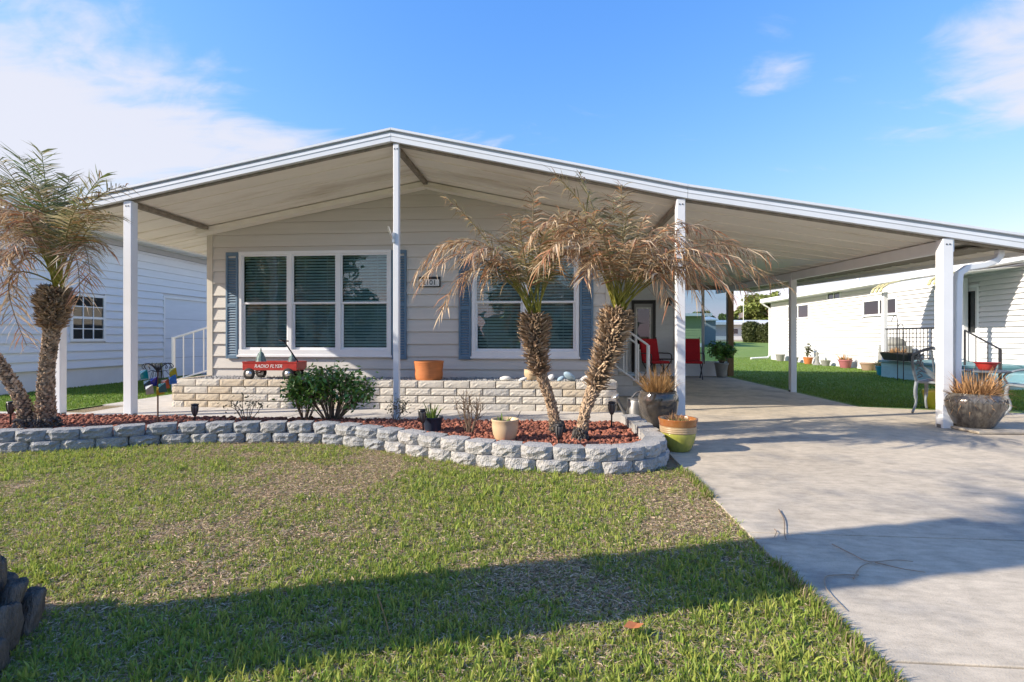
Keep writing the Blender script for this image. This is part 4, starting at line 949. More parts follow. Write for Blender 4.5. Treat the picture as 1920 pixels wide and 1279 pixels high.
# ================================================================== solar path lamps
def path_lamp(loc, label, h, tilt=(0,0)):
    t = thing('path_lamp', loc, label, 'garden light', group='solar path lamps'); t.rotation_euler = (tilt[0], tilt[1], 0)
    MB().tube([(0,0,-.05),(0,0,h-.12)], .009, 8).build('stake', BLACKP, t)
    MB().lathe([(.010,h-.125),(.020,h-.105),(.034,h-.06),(.036,h-.015),(.032,h)], 12).build('lens', SMOKE, t, smooth=True)
    m = MB()
    for k in range(6):
        a = math.pi*k/3; c, s = math.cos(a), math.sin(a); m.tube([(c*.011,s*.011,h-.125),(c*.023,s*.023,h-.105),(c*.037,s*.037,h-.06),(c*.039,s*.039,h-.015),(c*.035,s*.035,h)], .003, 4)
    m.build('cage', BLACKP, t); MB().lathe([(.040,h),(.043,h+.006),(.038,h+.016),(.01,h+.022)], 14).build('cap', BLACKP, t)
for (px, py, z, h, lb, tl) in ((362,794,BZ,.215,'black path lamp beside the sparse shrub near the spinner',(0,0)), (14,800,BZ,.27,'black path lamp against the leaning stem of the left palm',(0,.03)), (793,815,BZ,.25,'tilted black path lamp touching the navy pot',(.05,-.06)), (1147,805,BZ,.29,'tall path lamp in front of the planter right end',(0,.02)), (1047,838,BZ,.20,'path lamp standing in red rock before the two palms',(.02,.04))):
    p = G(px, py, z); p.y += .03; path_lamp((p.x, p.y, z-.01), lb, h, tl)

# ================================================================== garden spinner
p = G(296,797,BZ); t = thing('garden_spinner', (p.x, p.y, BZ), 'rusty garden stake with coloured glass spinner cups above the bed', 'garden ornament')
MB().tube([(0,0,-.05),(0,0,.62)], .008, 8).build('stake', RUSTM, t)
m = MB(); rs = random.Random(5)
for k in range(16):
    a = 2*math.pi*k/16; q = [(0,0,.60),(math.cos(a)*.06,math.sin(a)*.06,.68),(math.cos(a)*.12,math.sin(a)*.12,.70),(math.cos(a+.15)*.15,math.sin(a+.15)*.15,.665),(math.cos(a+.1)*.13,math.sin(a+.1)*.13,.64)]; m.tube(spline(q, 3), .0035, 4)
m.build('wire_rosette', DKMET, t)
cups = [((.0,.25,.28),-.16,.58), ((.015,.03,.30),-.05,.50), ((.62,.14,.06),.075,.47), ((.02,.18,.55),.15,.52), ((.50,.36,.03),.02,.40), ((.42,.36,.03),.155,.60), ((.02,.12,.14),.13,.44), ((.45,.45,.42),-.075,.41), ((.03,.10,.14),-.155,.46)]
for k, (c, x, z) in enumerate(cups):
    mt = mat('spinner_glass', c, .25, .15, 20, coat=.5); yy = rs.uniform(-.09, .05); q = .055
    m = MB(); m.add([(x-q,yy,z+q*.6),(x+q*.9,yy-.02,z+q),(x+q*.5,yy+.03,z-q),(x-q*.4,yy-.03,z-q*1.1),(x,yy-.06,z)], [(0,1,4),(1,2,4),(2,3,4),(3,0,4),(0,3,2,1)]); c_ = m.build('glass_cup', mt, t)
    MB().tube([(0,0,.60),(x*.5,yy*.5,.62),(x,yy,z)], .003, 4).build('arm', DKMET, t)

# ================================================================== red wagon on the planter
p = PY(516,708,7.78); t = thing('toy_wagon', (p.x, p.y, .428), 'small red metal toy wagon with white lettering on the planter', 'toy wagon', rz=.02)
m = MB(); L, W_, z0, z1 = .44, .17, .155, .275
for (x0, x1, y0, y1) in ((-L,L,-W_,-W_+.008), (-L,L,W_-.008,W_), (-L,-L+.008,-W_+.008,W_-.008), (L-.008,L,-W_+.008,W_-.008)): m.box(x0,x1,y0,y1,z0+.001,z1)
m.box(-L,L,-W_,W_,z0-.008,z0).build('tray', REDP, t, bevel=.006)
m = MB().tube([(-L,-W_,z1),(L,-W_,z1),(L,W_,z1),(-L,W_,z1),(-L,-W_,z1)], .009, 6).build('rolled_rim', REDP, t)
o = link('lettering', textmesh('RADIO FLYER', .075, WLET, 'lettering', .001, .25), t); o.location = (-.02, -W_-.0025, .212); o.rotation_euler = (R(90), 0, 0)
for x in (-.33, .30):
    for y in (-.17, .17):
        w = MB().lathe([(.05,-.014),(.082,-.016),(.092,-.008),(.092,.008),(.082,.016),(.05,.014)], 20).build('wheel', RUBB, t, smooth=True); w.location = (x, y, .092); w.rotation_euler = (R(90), 0, 0)
        h = MB().lathe([(.012,-.022),(.05,-.016),(.052,0),(.05,.016),(.012,.022)], 16).build('hub_cap', CHROME, w, smooth=True)
    m = MB().tube([(x,-.16,.092),(x,.16,.092)], .009, 6)
    for y in (-.1, .1): m.tube([(x-.03,y,.155),(x,y,.092),(x+.10,y,.155)], .008, 6)
    m.build('axle_bracket', RUSTM, t)
m = MB().tube([(.42,0,.17),(.40,0,.24),(.16,-.02,.60)], .011, 8); m.build('pull_handle', BLACKP, t)
MB().tube([(.20,-.07,.605),(.16,-.085,.61),(.10,-.07,.625),(.08,-.02,.63),(.10,.03,.625),(.16,.045,.61),(.20,.03,.605)], .012, 6).build('grip', BLACKP, t)
for i, (x, s, lb) in enumerate(((-.24,1.35,'weathered green bell ornament at the rear of the wagon'), (.28,1.1,'darker green bell ornament under the wagon handle'))):
    q = thing('bell_ornament', (p.x+x, p.y, .428+z0), lb, 'ornament')
    MB().lathe([(.085*s,.0),(.078*s,.03*s),(.062*s,.09*s),(.045*s,.15*s),(.028*s,.19*s),(.012*s,.21*s)], 16).build('bell', VERD, q, smooth=True)
    MB().lathe([(.008,.20*s),(.013,.22*s),(.010,.245*s),(.004,.25*s)], 10).build('finial', VERD, q)
    m = MB()
    for k in range(6): a = k*1.047; m.tube([(math.cos(a)*.088*s,math.sin(a)*.088*s,.0),(math.cos(a)*.066*s,math.sin(a)*.066*s,.09*s),(math.cos(a)*.03*s,math.sin(a)*.03*s,.19*s)], .006, 4)
    m.build('ribs', VERD, q)

# ================================================================== watering can
p = Gp(1196,798); t = thing('watering_can', (p.x, p.y+.05, .012), 'galvanised watering can between the bed wall and black pot', 'watering can', rz=.3); t.scale = (1.3, 1.3, 1.3)
MB().lathe([(.10,0),(.105,.02),(.10,.04),(.095,.22),(.085,.24),(.07,.245)], 22).build('body', GALV, t, smooth=True)
MB().tube([(-.09,0,.05),(-.15,0,.14),(-.21,0,.25)], [.022,.016,.013], 10).build('spout', GALV, t)
o = MB().lathe([(.012,0),(.042,.035),(.045,.042),(.02,.048)], 16).build('rose', CHROME, t, smooth=True); o.location = (-.205,0,.245); o.rotation_euler = (0, R(-42), 0)
MB().tube(spline([(.09,0,.06),(.17,0,.15),(.14,0,.27),(.02,0,.31),(-.06,0,.25)], 5), .009, 8).build('handle', GALV, t)
MB().lathe([(.086,.238),(.092,.243),(.086,.25)], 22).build('rim', GALV, t)

# ================================================================== red folding chairs on the rear porch
def red_chair(loc, rz, label):
    t = thing('folding_chair', loc, label, 'chair', rz, 'red porch chairs')
    MB().box(-.26,.26,-.25,.22,.40,.47).build('seat_cushion', REDF, t, bevel=.03)
    o = MB().box(-.26,.26,-.035,.035,0,.62).build('back_cushion', REDF, t, bevel=.03); o.location = (0,.25,.44); o.rotation_euler = (R(-14),0,0)
    for s in (-1, 1):
        for a, b in (((s*.25,-.27,0),(s*.25,.25,.42)), ((s*.25,.27,0),(s*.25,-.25,.42))): MB().tube([a, b], .014, 6).build('leg', DKMET, t)
        MB().tube(spline([(s*.29,-.24,.40),(s*.29,-.24,.64),(s*.29,.10,.66),(s*.27,.30,.66)], 4), .015, 6).build('armrest', DKMET, t)
        MB().tube([(s*.25,.24,.40),(s*.25,.42,1.08)], .013, 6).build('back_frame', DKMET, t)
p = PY(1230,700,13.5); red_chair((p.x, 13.5, .012), .35, 'red cushioned folding chair left of the white carport post')
p = PY(1296,700,13.6); red_chair((p.x, 13.6, .012), -.15, 'red cushioned folding chair right of the white carport post')
t = shrub('potted_plant', (4.55, 14.2, .42), 'bushy dark green potted plant on the rear porch beside the screen', .55, .38, 24, 34, .055, LEAF, 19, cat='plant', leaf_from=.25)
MB().lathe([(.12,-.41),(.13,-.36),(.17,-.08),(.185,-.06),(.185,-.02),(.16,-.03)], 18).build('pot', GREYP, t, smooth=True)
t = thing('side_table', (2.98, 13.9, .012), 'small round dark porch table between the red chairs', 'table')
MB().lathe([(.22,.48),(.225,.495),(.22,.51)], 20).build('table_top', DKMET, t)
for k in range(3): a = k*2.094; MB().tube([(math.cos(a)*.2,math.sin(a)*.2,0),(math.cos(a)*.06,math.sin(a)*.06,.25),(math.cos(a)*.17,math.sin(a)*.17,.48)], .011, 6).build('leg', DKMET, t)

# ================================================================== cast iron garden chairs at the carport edge
def iron_chair(loc, rz, label, arms=True):
    t = thing('garden_chair', loc, label, 'chair', rz, 'cast iron garden chairs')
    W2, D2 = .22, .22
    for sx in (-1, 1):
        MB().tube(spline([(sx*W2,-D2,.44),(sx*(W2+.005),-D2-.02,.30),(sx*W2,-D2+.03,.14),(sx*(W2+.01),-D2-.06,.01)], 4), [.024]*7+[.016]*6, 8).build('leg', CASTI, t, smooth=True)
        MB().tube(spline([(sx*W2,D2,.44),(sx*(W2+.005),D2+.03,.30),(sx*W2,D2+.02,.14),(sx*(W2+.01),D2+.14,.01)], 4), [.024]*7+[.016]*6, 8).build('leg', CASTI, t, smooth=True)
        MB().tube(spline([(sx*W2,D2,.44),(sx*(W2+.02),D2+.06,.62),(sx*(W2+.01),D2+.13,.80),(sx*.16,D2+.16,.88)], 4), .018, 6).build('back_stile', CASTD, t)
        if arms: MB().tube(spline([(sx*W2,-D2,.44),(sx*(W2+.05),-D2-.01,.56),(sx*(W2+.05),-.05,.64),(sx*(W2+.04),D2+.06,.66)], 4), .015, 6).build('arm', CASTI, t)
    m = MB(); 
    for k in range(9): x = -W2+.05*k+.02; m.box(x-.012, x+.012, -D2, D2, .435, .45)
    m.build('seat_lattice', CASTD, t)
    MB().tube([(-W2,-D2,.442),(W2,-D2,.442),(W2,D2,.442),(-W2,D2,.442),(-W2,-D2,.442)], .018, 6).build('seat_frame', CASTI, t)
    MB().tube(spline([(-.22,D2+.155,.84),(-.1,D2+.17,.90),(0,D2+.175,.93),(.1,D2+.17,.90),(.22,D2+.155,.84)], 4), .02, 6).build('crest_rail', CASTD, t)
    m = MB()
    def bk(u, v): return (u, D2+.02+.16*v, .46+.44*v)
    for sx in (-1, 1):
        for k in range(5):       # fanned leaf tracery
            m.tube(spline([bk(0,.05+.05*k), bk(sx*(.05+.03*k),.18+.14*k*.8), bk(sx*(.14-.01*k),.34+.14*k)], 4), .010, 5)
            m.tube(spline([bk(sx*.19,.10+.17*k), bk(sx*.14,.16+.17*k), bk(sx*.17,.24+.17*k), bk(sx*.20,.18+.17*k)], 3), .009, 5)
    m.tube([bk(0,0), bk(0,1)], .012, 5)
    m.build('back_tracery', CASTD, t)
g1 = G(1728,781); iron_chair((g1.x+.46, g1.y+.30, .012), R(131), 'pale cast iron chair with fan tracery back left of the white post', False)
g2 = G(1925,795); iron_chair((g2.x+.36, g2.y+.22, .012), R(-97), 'pale cast iron chair cut off by the right edge')
t = thing('garden_table', (5.95, 7.55, .012), 'low round iron table behind the bronze pot', 'table')
MB().lathe([(.27,.60),(.28,.61),(.28,.625),(.27,.63)], 24).build('table_top', CASTD, t)
MB().lathe([(.16,0),(.05,.03),(.025,.10),(.025,.5),(.07,.6)], 12).build('pedestal', CASTI, t, smooth=True)
t = thing('red_bowl', (5.95, 7.5, .643), 'bright red plastic bowl on the table behind the dead fern', 'bowl')
MB().lathe([(.07,0),(.085,.015),(.11,.07),(.125,.10),(.13,.105),(.12,.102),(.10,.07),(.06,.02)], 24).build('bowl', REDP, t, smooth=True)
MB().lathe([(.126,.098),(.145,.104),(.145,.11),(.122,.108)], 24).build('rim', REDP, t)
g3 = G(1745,772); t = pot('yellow_pot', (g3.x+.30, g3.y+.35, .0), shell([(.09,0),(.12,.08),(.14,.2),(.15,.27),(.155,.29)]), 'yellow-green pot under the cast iron chair by the post', YELP, .25, .13)

# ================================================================== debris on driveway and lawn
def debris(name, pts, r, mt, label, cat='twig'):
    m = MB(); sp_ = spline([G(*p, .018) for p in pts], 4); m.tube(sp_, [r*(1-.6*i/len(sp_)) for i in range(len(sp_))], 5); tag(m.build(name, mt), label, cat)
debris('fallen_twig', [(1460,955),(1470,975),(1471,1000),(1474,1012)], .0035, TWIG, 'short dark twig lying upright in view on the sunny driveway')
debris('fallen_twig', [(1452,992),(1456,997),(1452,1007)], .003, TWIG, 'tiny twig beside the longer one on the driveway')
TWIGP = mat('bleached_stem', (.30, .24, .17), .9, .2, 20)
dr_ = thing('fallen_frond', G(1640,1060,.016), 'dry palm frond stems fallen on the shaded driveway', 'palm frond', w=True)
for pts in ([(1560,1020),(1600,1040),(1630,1053),(1680,1050),(1712,1053)], [(1600,1085),(1615,1062),(1640,1053)], [(1640,1054),(1690,1066),(1735,1073)], [(1610,1078),(1570,1078),(1548,1082),(1550,1105),(1585,1143)]):
    sp_ = spline([G(*p, .018) for p in pts], 4); MB().tube(sp_, [.003*(1-.5*i/len(sp_)) for i in range(len(sp_))], 5).build('stem', TWIGP, dr_)
debris('fallen_stalk', [(708,1115),(716,1140),(724,1165),(730,1190)], .004, DRYG, 'pale straw stalk lying on the shaded lawn', 'stalk')
lf_ = G(1187,1176,.035); m = MB()
m.add([(-.035,0,0),(-.012,.022,.012),(.02,.018,.006),(.04,0,.016),(.018,-.02,.010),(-.014,-.018,.004),(0,0,-.004)], [(0,1,6),(1,2,6),(2,3,6),(3,4,6),(4,5,6),(5,0,6)]); tag(m.build('dead_leaf', mat('dead_leaf', (.36,.13,.05), .7, .2, 30), loc=lf_), 'curled orange-brown dead leaf on the shaded lawn', 'leaf')

# ================================================================== left neighbour
LXW = -10.35
ln = thing('neighbour_house', (LXW, 11, 0), 'white sided neighbour house with garage door on the left', 'house', w=True)
def lapx(mb, y0, y1, z0, z1, x, s, f0=.018, f1=.004):      # board on a wall facing s*X
    mb.hexa([(x+s*f0,y0,z0),(x+s*f0,y1,z0),(x-s*.02,y1,z0),(x-s*.02,y0,z0)], [(x+s*f1,y0,z1),(x+s*f1,y1,z1),(x-s*.02,y1,z1),(x-s*.02,y0,z1)])
LWIN = (PX(129,600,LXW).y, PX(196,600,LXW).y, 1.0, 2.05); LGAR = (PX(305,600,LXW).y, 16.2, .02, 2.2)
z = .42
while z < 3.25:
    pcs = []; y = 8.35; z1 = min(z+.184, 3.26)
    for w in (LWIN, LGAR):
        if z < w[3]-.02 and z1 > w[2]+.02: pcs.append((y, w[0])); y = w[1]
    pcs.append((y, 22))
    for a, b in pcs: mb = MB(); lapx(mb, a, b, z, z1, LXW, 1, .030, .002); mb.build('siding_board', OPP, ln)
    z += .185
MB().box(LXW-.15, LXW-.02, 8.35, LGAR[0]-.05, .0, .42).build('foundation', SKIRT, ln)
MB().box(LXW-5, LXW-.03, 8.37, 21.9, .4, 3.3).build('wall_core', OPP, ln)
MB().box(LXW-.02, LXW+.03, 8.35, 22, 3.27, 3.42).build('eave_shade_board', GREY, ln)  # grey tone paints the eave's shadow band onto this board
MB().box(LXW+.032, LXW+.62, 8.2, 22, 3.40, 3.44).build('eave_soffit', SOFF, ln)
MB().box(LXW+.625, LXW+.66, 8.2, 22, 3.38, 3.56).build('fascia', ALU, ln)
MB().hexa([(LXW+.7,8.1,3.57),(LXW+.7,22,3.57),(LXW-5,22,4.5),(LXW-5,8.1,4.5)][::-1], [(LXW+.7,8.1,3.62),(LXW+.7,22,3.62),(LXW-5,22,4.55),(LXW-5,8.1,4.55)][::-1]).build('roof', ALU, ln)
def sidewin(par, x, s, y0, y1, z0, z1, grid=(3, 4), fw=.06, slats=False, split='h', fm=WHITE):
    w = MB().box(min(x-s*.03,x+s*.035), max(x-s*.03,x+s*.035), y0, y1, z0, z0+fw).box(min(x-s*.03,x+s*.035), max(x-s*.03,x+s*.035), y0, y1, z1-fw, z1).box(min(x-s*.03,x+s*.033), max(x-s*.03,x+s*.033), y0, y0+fw, z0+fw, z1-fw).box(min(x-s*.03,x+s*.033), max(x-s*.03,x+s*.033), y1-fw, y1, z0+fw, z1-fw)
    w = w.build('window', fm, par); ym, zm = (y0+y1)/2, (z0+z1)/2; a, b = sorted((x-s*.02, x+s*.028))
    if split == 'h': MB().box(a, b, y0+fw, y1-fw, zm-.025, zm+.025).build('meeting_rail', fm, w); panes = [(y0+fw, y1-fw, z0+fw, zm-.025), (y0+fw, y1-fw, zm+.025, z1-fw)]
    else: MB().box(a, b, ym-.025, ym+.025, z0+fw, z1-fw).build('meeting_rail', fm, w); panes = [(y0+fw, ym-.025, z0+fw, z1-fw), (ym+.025, y1-fw, z0+fw, z1-fw)]
    for (p0, p1, q0, q1) in panes:
        MB().box(min(x+s*.004,x+s*.008), max(x+s*.004,x+s*.008), p0, p1, q0, q1).build('pane', WIN2, w)
        if grid:
            m = MB(); a, b = sorted((x+s*.009, x+s*.020))
            for k in range(1, grid[0]): yy = p0+(p1-p0)*k/grid[0]; m.box(a, b, yy-.010, yy+.010, q0, q1)
            for k in range(1, grid[1]//2): zz = q0+(q1-q0)*k/(grid[1]//2); m.box(a, b+.001, p0, p1, zz-.010, zz+.010)
            m.build('muntins', fm, w)
        if slats:
            m = MB(); zz = q0+.02
            while zz < q1: m.box(min(x-s*.012,x-s*.006), max(x-s*.012,x-s*.006), p0, p1, zz, zz+.03); zz += .055
            tag(m.build('blind', BLIND, w), kind='stuff')
    MB().box(min(x-s*.03,x-s*.025), max(x-s*.03,x-s*.025), y0+.02, y1-.02, z0+.02, z1-.02).build('dark_room', DARK, w)
    return w
sidewin(ln, LXW+.01, 1, *LWIN, grid=(3, 4))
g = MB().box(LXW-.05, LXW-.01, LGAR[0]+.06, LGAR[1], .02, 2.14).build('garage_door', OPP, ln)
for k in range(1, 4): MB().box(LXW-.012, LXW-.004, LGAR[0]+.06, LGAR[1], .53*k-.006, .53*k+.006).build('panel_joint', GREY, g)
MB().box(LXW-.02, LXW+.03, LGAR[0], LGAR[0]+.06, .0, 2.2).box(LXW-.02, LXW+.03, LGAR[0]+.06, LGAR[1], 2.14, 2.2).build('garage_frame', WHITE, ln)
tag(MB().box(LXW-.3, -7.27, LGAR[0], 17, -.08, .006).build('side_drive', WALK), kind='structure')

# ================================================================== right neighbour
RXW = 10.6
rn = thing('neighbour_house', (RXW, 17, 0), 'long white sided mobile home across the right lawn with teal porch', 'house', w=True)
RY0, RY1 = 5.5, PX(1447,600,RXW).y
rw = [(PX(1518,0,RXW).y, PX(1478,0,RXW).y, PX(1500,598,RXW).z, PX(1500,571,RXW).z), (PX(1578,0,RXW).y, PX(1552,0,RXW).y, PX(1565,563,RXW).z, PX(1565,546,RXW).z), (PX(1684,0,RXW).y, PX(1619,0,RXW).y, PX(1650,592,RXW).z, PX(1650,560,RXW).z)]
rdoor = (PX(1838,0,RXW).y, PX(1790,0,RXW).y, .48, 2.42)
op = sorted(rw+[rdoor]); z = .46
while z < 2.74:
    pcs = []; y = RY0; z1 = min(z+.126, 2.76)
    for w in op:
        if z < w[3]-.02 and z1 > w[2]+.02: pcs.append((y, w[0])); y = w[1]
    pcs.append((y, RY1))
    for a, b in pcs: mb = MB(); lapx(mb, a, b, z, z1, RXW, -1, .046, .002); mb.build('siding_board', WSID, rn)
    z += .127
m = MB(); y = RY0
while y < RY1: m.box(RXW-.012, RXW+.02, y, min(y+.14, RY1), -.02, .45); y += .15
m.build('skirting_ribs', WSID, rn); MB().box(RXW+.004, RXW+.05, RY0, RY1, -.02, .458).build('skirting', SKIRT, rn)
MB().box(RXW+.03, RXW+7, RY0+.05, RY1-.02, .0, 2.76).build('wall_core', WSID, rn)
MB().box(RXW-.03, RXW+.05, RY1, RY1+.04, -.02, 2.76).build('corner_trim', WSID, rn)
MB().box(RXW-.38, RXW+.03, RY0-.2, RY1+.25, 2.765, 2.79).build('eave_soffit', WSID, rn)
MB().box(RXW-.46, RXW-.385, RY0-.2, RY1+.25, 2.77, 2.92).build('gutter', ALU, rn, bevel=.01)
MB().hexa([(RXW-.42,RY0-.2,2.925),(RXW+7,RY0-.2,3.9),(RXW+7,RY1+.3,3.9),(RXW-.42,RY1+.3,2.925)], [(RXW-.42,RY0-.2,2.96),(RXW+7,RY0-.2,3.94),(RXW+7,RY1+.3,3.94),(RXW-.42,RY1+.3,2.96)]).build('roof', ALU, rn)
for yy in (20.2, 13.8): MB().tube([(RXW+.9,yy,3.05),(RXW+.9,yy,3.42)], .05, 10).build('vent_pipe', ALU, rn)
MB().tube([(RXW-.42,RY1+.1,2.78),(RXW-.3,RY1+.1,2.65),(RXW-.06,RY1+.1,2.5),(RXW-.06,RY1+.1,.22),(RXW-.2,RY1+.0,.1),(RXW-1.1,RY1-.3,.06)], .05, 4, square=True).build('downspout', ALU, rn)
for i, w in enumerate(rw): sidewin(rn, RXW-.008, -1, *w, grid=None, slats=True, split='v')
d = MB().box(RXW-.01, RXW+.03, rdoor[0]+.07, rdoor[1]-.07, rdoor[2], rdoor[3]-.07).build('door', WSID, rn)
MB().box(RXW-.03, RXW+.03, rdoor[0], rdoor[0]+.068, rdoor[2], rdoor[3]).box(RXW-.03, RXW+.03, rdoor[1]-.068, rdoor[1], rdoor[2], rdoor[3]).box(RXW-.03, RXW+.03, rdoor[0]+.069, rdoor[1]-.069, rdoor[3]-.068, rdoor[3]).build('door_frame', WHITE, rn)
MB().box(RXW-.018, RXW-.012, rdoor[0]+.16, rdoor[1]-.16, rdoor[2]+.75, rdoor[3]-.18).build('door_glass', WIN2, d)
MB().box(RXW-.016, RXW-.0125, rdoor[0]+.14, rdoor[1]-.14, rdoor[2]+.73, rdoor[3]-.16).build('glass_back', DARK, d)
# flood light and clothesline arm
m = MB().box(RXW-.06, RXW-.02, 11.08, 11.2, 2.30, 2.42); m.tube([(RXW-.05,11.1,2.36),(RXW-.25,11.0,2.28)], [.03,.06], 10).tube([(RXW-.05,11.2,2.36),(RXW-.25,11.35,2.30)], [.03,.06], 10); m.build('flood_light', WHITE, rn)
# teal porch
pc = thing('porch', (9.8, 13.2, 0), 'teal porch deck with iron rail and striped metal awning at the white house', 'porch', w=True)
PX_0, PYN, PYFAR, PZ = 9.0, 11.9, 14.75, .47
MB().box(PX_0-.05, RXW-.03, PYN-.05, PYFAR+.05, PZ-.06, PZ).build('deck', TEALD, pc, bevel=.008)
for k in range(3): MB().box(PX_0, RXW-.05, PYN, PYFAR, .0+k*.136, .0+k*.136+.132).build('block_course', TEAL, pc)
for k in range(2): MB().box(PX_0+.1, RXW-.08, PYN-.32*(k+1)-.05, PYN-.32*k-.055, .0, .31-.155*k).build('step', TEAL, pc, bevel=.008)
for (x, y) in ((PX_0+.06, PYFAR-.05), (PX_0+.06, 12.75), (RXW-.10, 13.9)): MB().box(x-.05, x+.05, y-.05, y+.05, PZ, 2.40 if x < 10 else 2.6).build('column', WHITE, pc)
aw = MB(); ya, yb = 12.25, 15.0; ns = 46; dyy = (yb-ya)/ns
for k in range(ns):          # corrugated curved awning
    y0 = ya+k*dyy; y1 = y0+dyy; hgt = .007*(k % 2)
    pr = [(RXW-.03,2.68),(9.9,2.64),(9.35,2.58),(9.05,2.50),(8.90,2.40),(8.86,2.30)]
    for (xa, za), (xb, zb) in zip(pr[:-1], pr[1:]): aw.hexa([(xa,y0,za+hgt),(xa,y1,za+hgt),(xb,y1,zb+hgt),(xb,y0,zb+hgt)][::-1], [(xa,y0,za+hgt+.008),(xa,y1,za+hgt+.008),(xb,y1,zb+hgt+.008),(xb,y0,zb+hgt+.008)][::-1])
a_ = aw.build('awning', AWN, pc)
for y0, y1 in ((14.5, 15.02), (12.35, 12.9)):
    m = MB()
    for q in range(3):
        yy0 = y0+(y1-y0)*q/3; yy1 = yy0+(y1-y0)/6; pr = [(9.34,2.61),(9.04,2.53),(8.89,2.43),(8.85,2.33)]
        for (xa, za), (xb, zb) in zip(pr[:-1], pr[1:]): m.hexa([(xa,yy0,za),(xa,yy1,za),(xb-.004,yy1,zb),(xb-.004,yy0,zb)][::-1], [(xa,yy0,za+.02),(xa,yy1,za+.02),(xb-.012,yy1,zb+.02),(xb-.012,yy0,zb+.02)][::-1])
    m.build('awning_stripe', AWNY, a_)
rl = MB().tube([(PX_0+.06,12.8,1.32),(PX_0+.06,14.65,1.32)], .02, 6).tube([(PX_0+.06,12.8,.58),(PX_0+.06,14.65,.58)], .014, 6).build('iron_rail', DKMET, pc)
y = 12.85
while y < 14.65: MB().tube([(PX_0+.06,y,.58),(PX_0+.06,y,1.32)], .009, 5).build('baluster', DKMET, rl); y += .125
rl = MB().tube([(PX_0+.15,12.1,1.25),(PX_0+.15,11.2,.85)], .02, 6).tube([(PX_0+.15,12.1,.47),(PX_0+.15,12.1,1.25)], .022, 6).tube([(PX_0+.15,11.2,.0),(PX_0+.15,11.2,.85)], .03, 6).build('stair_rail', DKMET, pc)
for y in (11.5, 11.8): MB().tube([(PX_0+.15,y,.2),(PX_0+.15,y,.85+.4*(y-11.2)/.9)], .010, 5).build('baluster', DKMET, rl)
t = thing('window_trough', (PX_0-.10, 13.9, .49), 'brown hanging flower trough on the porch rail', 'planter box')
MB().hexa([(-.08,-.45,0),(.08,-.45,0),(.08,.45,0),(-.08,.45,0)], [(-.13,-.55,.2),(.13,-.55,.2),(.13,.55,.2),(-.13,.55,.2)]).build('trough', DKMET, t)
MB().box(-.11,.11,-.5,.5,.19,.215).build('soil', PSOIL, t); tuft(t, 120, .16, .3, DRYF, 33, .2, .014, 1.4)
# covered grill
t = thing('covered_grill', (9.9, 15.6, 0), 'grey covered barbecue grill at the far end of the teal porch', 'grill')
MB().hexa([(-.3,-.35,.0),(.3,-.35,.0),(.3,.35,.0),(-.3,.35,.0)], [(-.27,-.33,.85),(.27,-.33,.85),(.27,.33,.85),(-.27,.33,.85)]).build('cover', GREYP, t, bevel=.04)
MB().lathe([(.27,.85),(.26,.95),(.2,1.04),(.05,1.09)], 16).build('lid_cover', GREYP, t, smooth=True)
# shepherd hooks
for i, (px, py, lb) in enumerate(((1683,716,'black shepherd hook pole left of its pair before the teal porch'), (1694,717,'black shepherd hook pole right of its pair before the teal porch'))):
    p = PX(px, py, 8.6); t = thing('shepherd_hook', (8.6, p.y, 0), lb, 'garden hook', group='shepherd hooks')
    MB().tube([(0,0,-.05),(0,0,1.45-.2*i)], .010, 6).build('pole', DKMET, t)
    MB().tube(spline([(0,0,1.45-.2*i),(0,.03,1.6-.2*i),(0,.14,1.63-.2*i),(0,.22,1.52-.2*i),(0,.26,1.50-.2*i)], 4), .008, 6).build('hook', DKMET, t)
# pots along the skirting
def small_pot(px, py, r, h, mt, label, plant=None, X=10.25):
    p = PX(px, py, X); t = pot('plant_pot', (X, p.y, 0), shell([(r*.68,0),(r*.72,.02),(r*.93,h*.8),(r,h*.82),(r*1.03,h)], .02, .9), label, mt, h*.92, r*.9, n=18, group='pots along the white house')
    if plant == 'agave': tuft(t, 40, .30, r*1.2, DRYF, int(px), h*.8, .05, 1.1, 'agave_leaves')
    if plant == 'yellow': tuft(t, 70, .30, r*1.2, AWNY, int(px), h*.8, .04, 1.2, 'yellow_leaves')
    if plant == 'grey': tuft(t, 40, .14, r*1.1, GRNB, int(px), h*.8, .02, 1.4, 'succulent')
    if plant == 'cactus':
        V, F = leafcloud(np.random.RandomState(3).randn(120, 3)*np.array([.06,.06,.14])+np.array([0,0,h+.25]), .06, np.random.RandomState(4)); tag(link('jade_leaves', npmesh('jade_leaves', V, F, LEAFD), t), kind='stuff'); MB().tube([(0,0,h*.8),(0,0,h+.3)], .012, 6).build('stem', TWIG, t)
small_pot(1463,673,.20,.32,GREYP,'grey bucket pot, nearest the far corner of the white house')
small_pot(1490,678,.15,.24,GREYP,'small grey pot just right of the far carport post')
small_pot(1515,683,.18,.28,TERRA,'terracotta pot with a small upright jade plant','cactus')
small_pot(1548,688,.17,.22,GREYP,'low grey pot of succulents along the skirting','grey')
small_pot(1585,693,.22,.30,PINKP,'plum coloured pot with rusty agave','agave')
small_pot(1628,699,.24,.26,BROWNP,'wide brown trough pot along the skirting')
small_pot(1656,706,.19,.28,BLUEP,'turquoise pot with yellow foliage at the porch corner','yellow', 9.35)
t = thing('garden_statue', (10.2, PX(1532,685,10.2).y, 0), 'small grey figurine between pots along the skirting', 'statue')
MB().lathe([(.13,0),(.12,.05),(.07,.14),(.06,.26),(.075,.32),(.06,.36),(.035,.38),(.055,.44),(.05,.50),(.02,.53)], 14).build('figure', GREYP, t, smooth=True)
MB().lathe([(.16,0),(.16,.03),(.13,.05)], 14).build('base', GREYP, t)

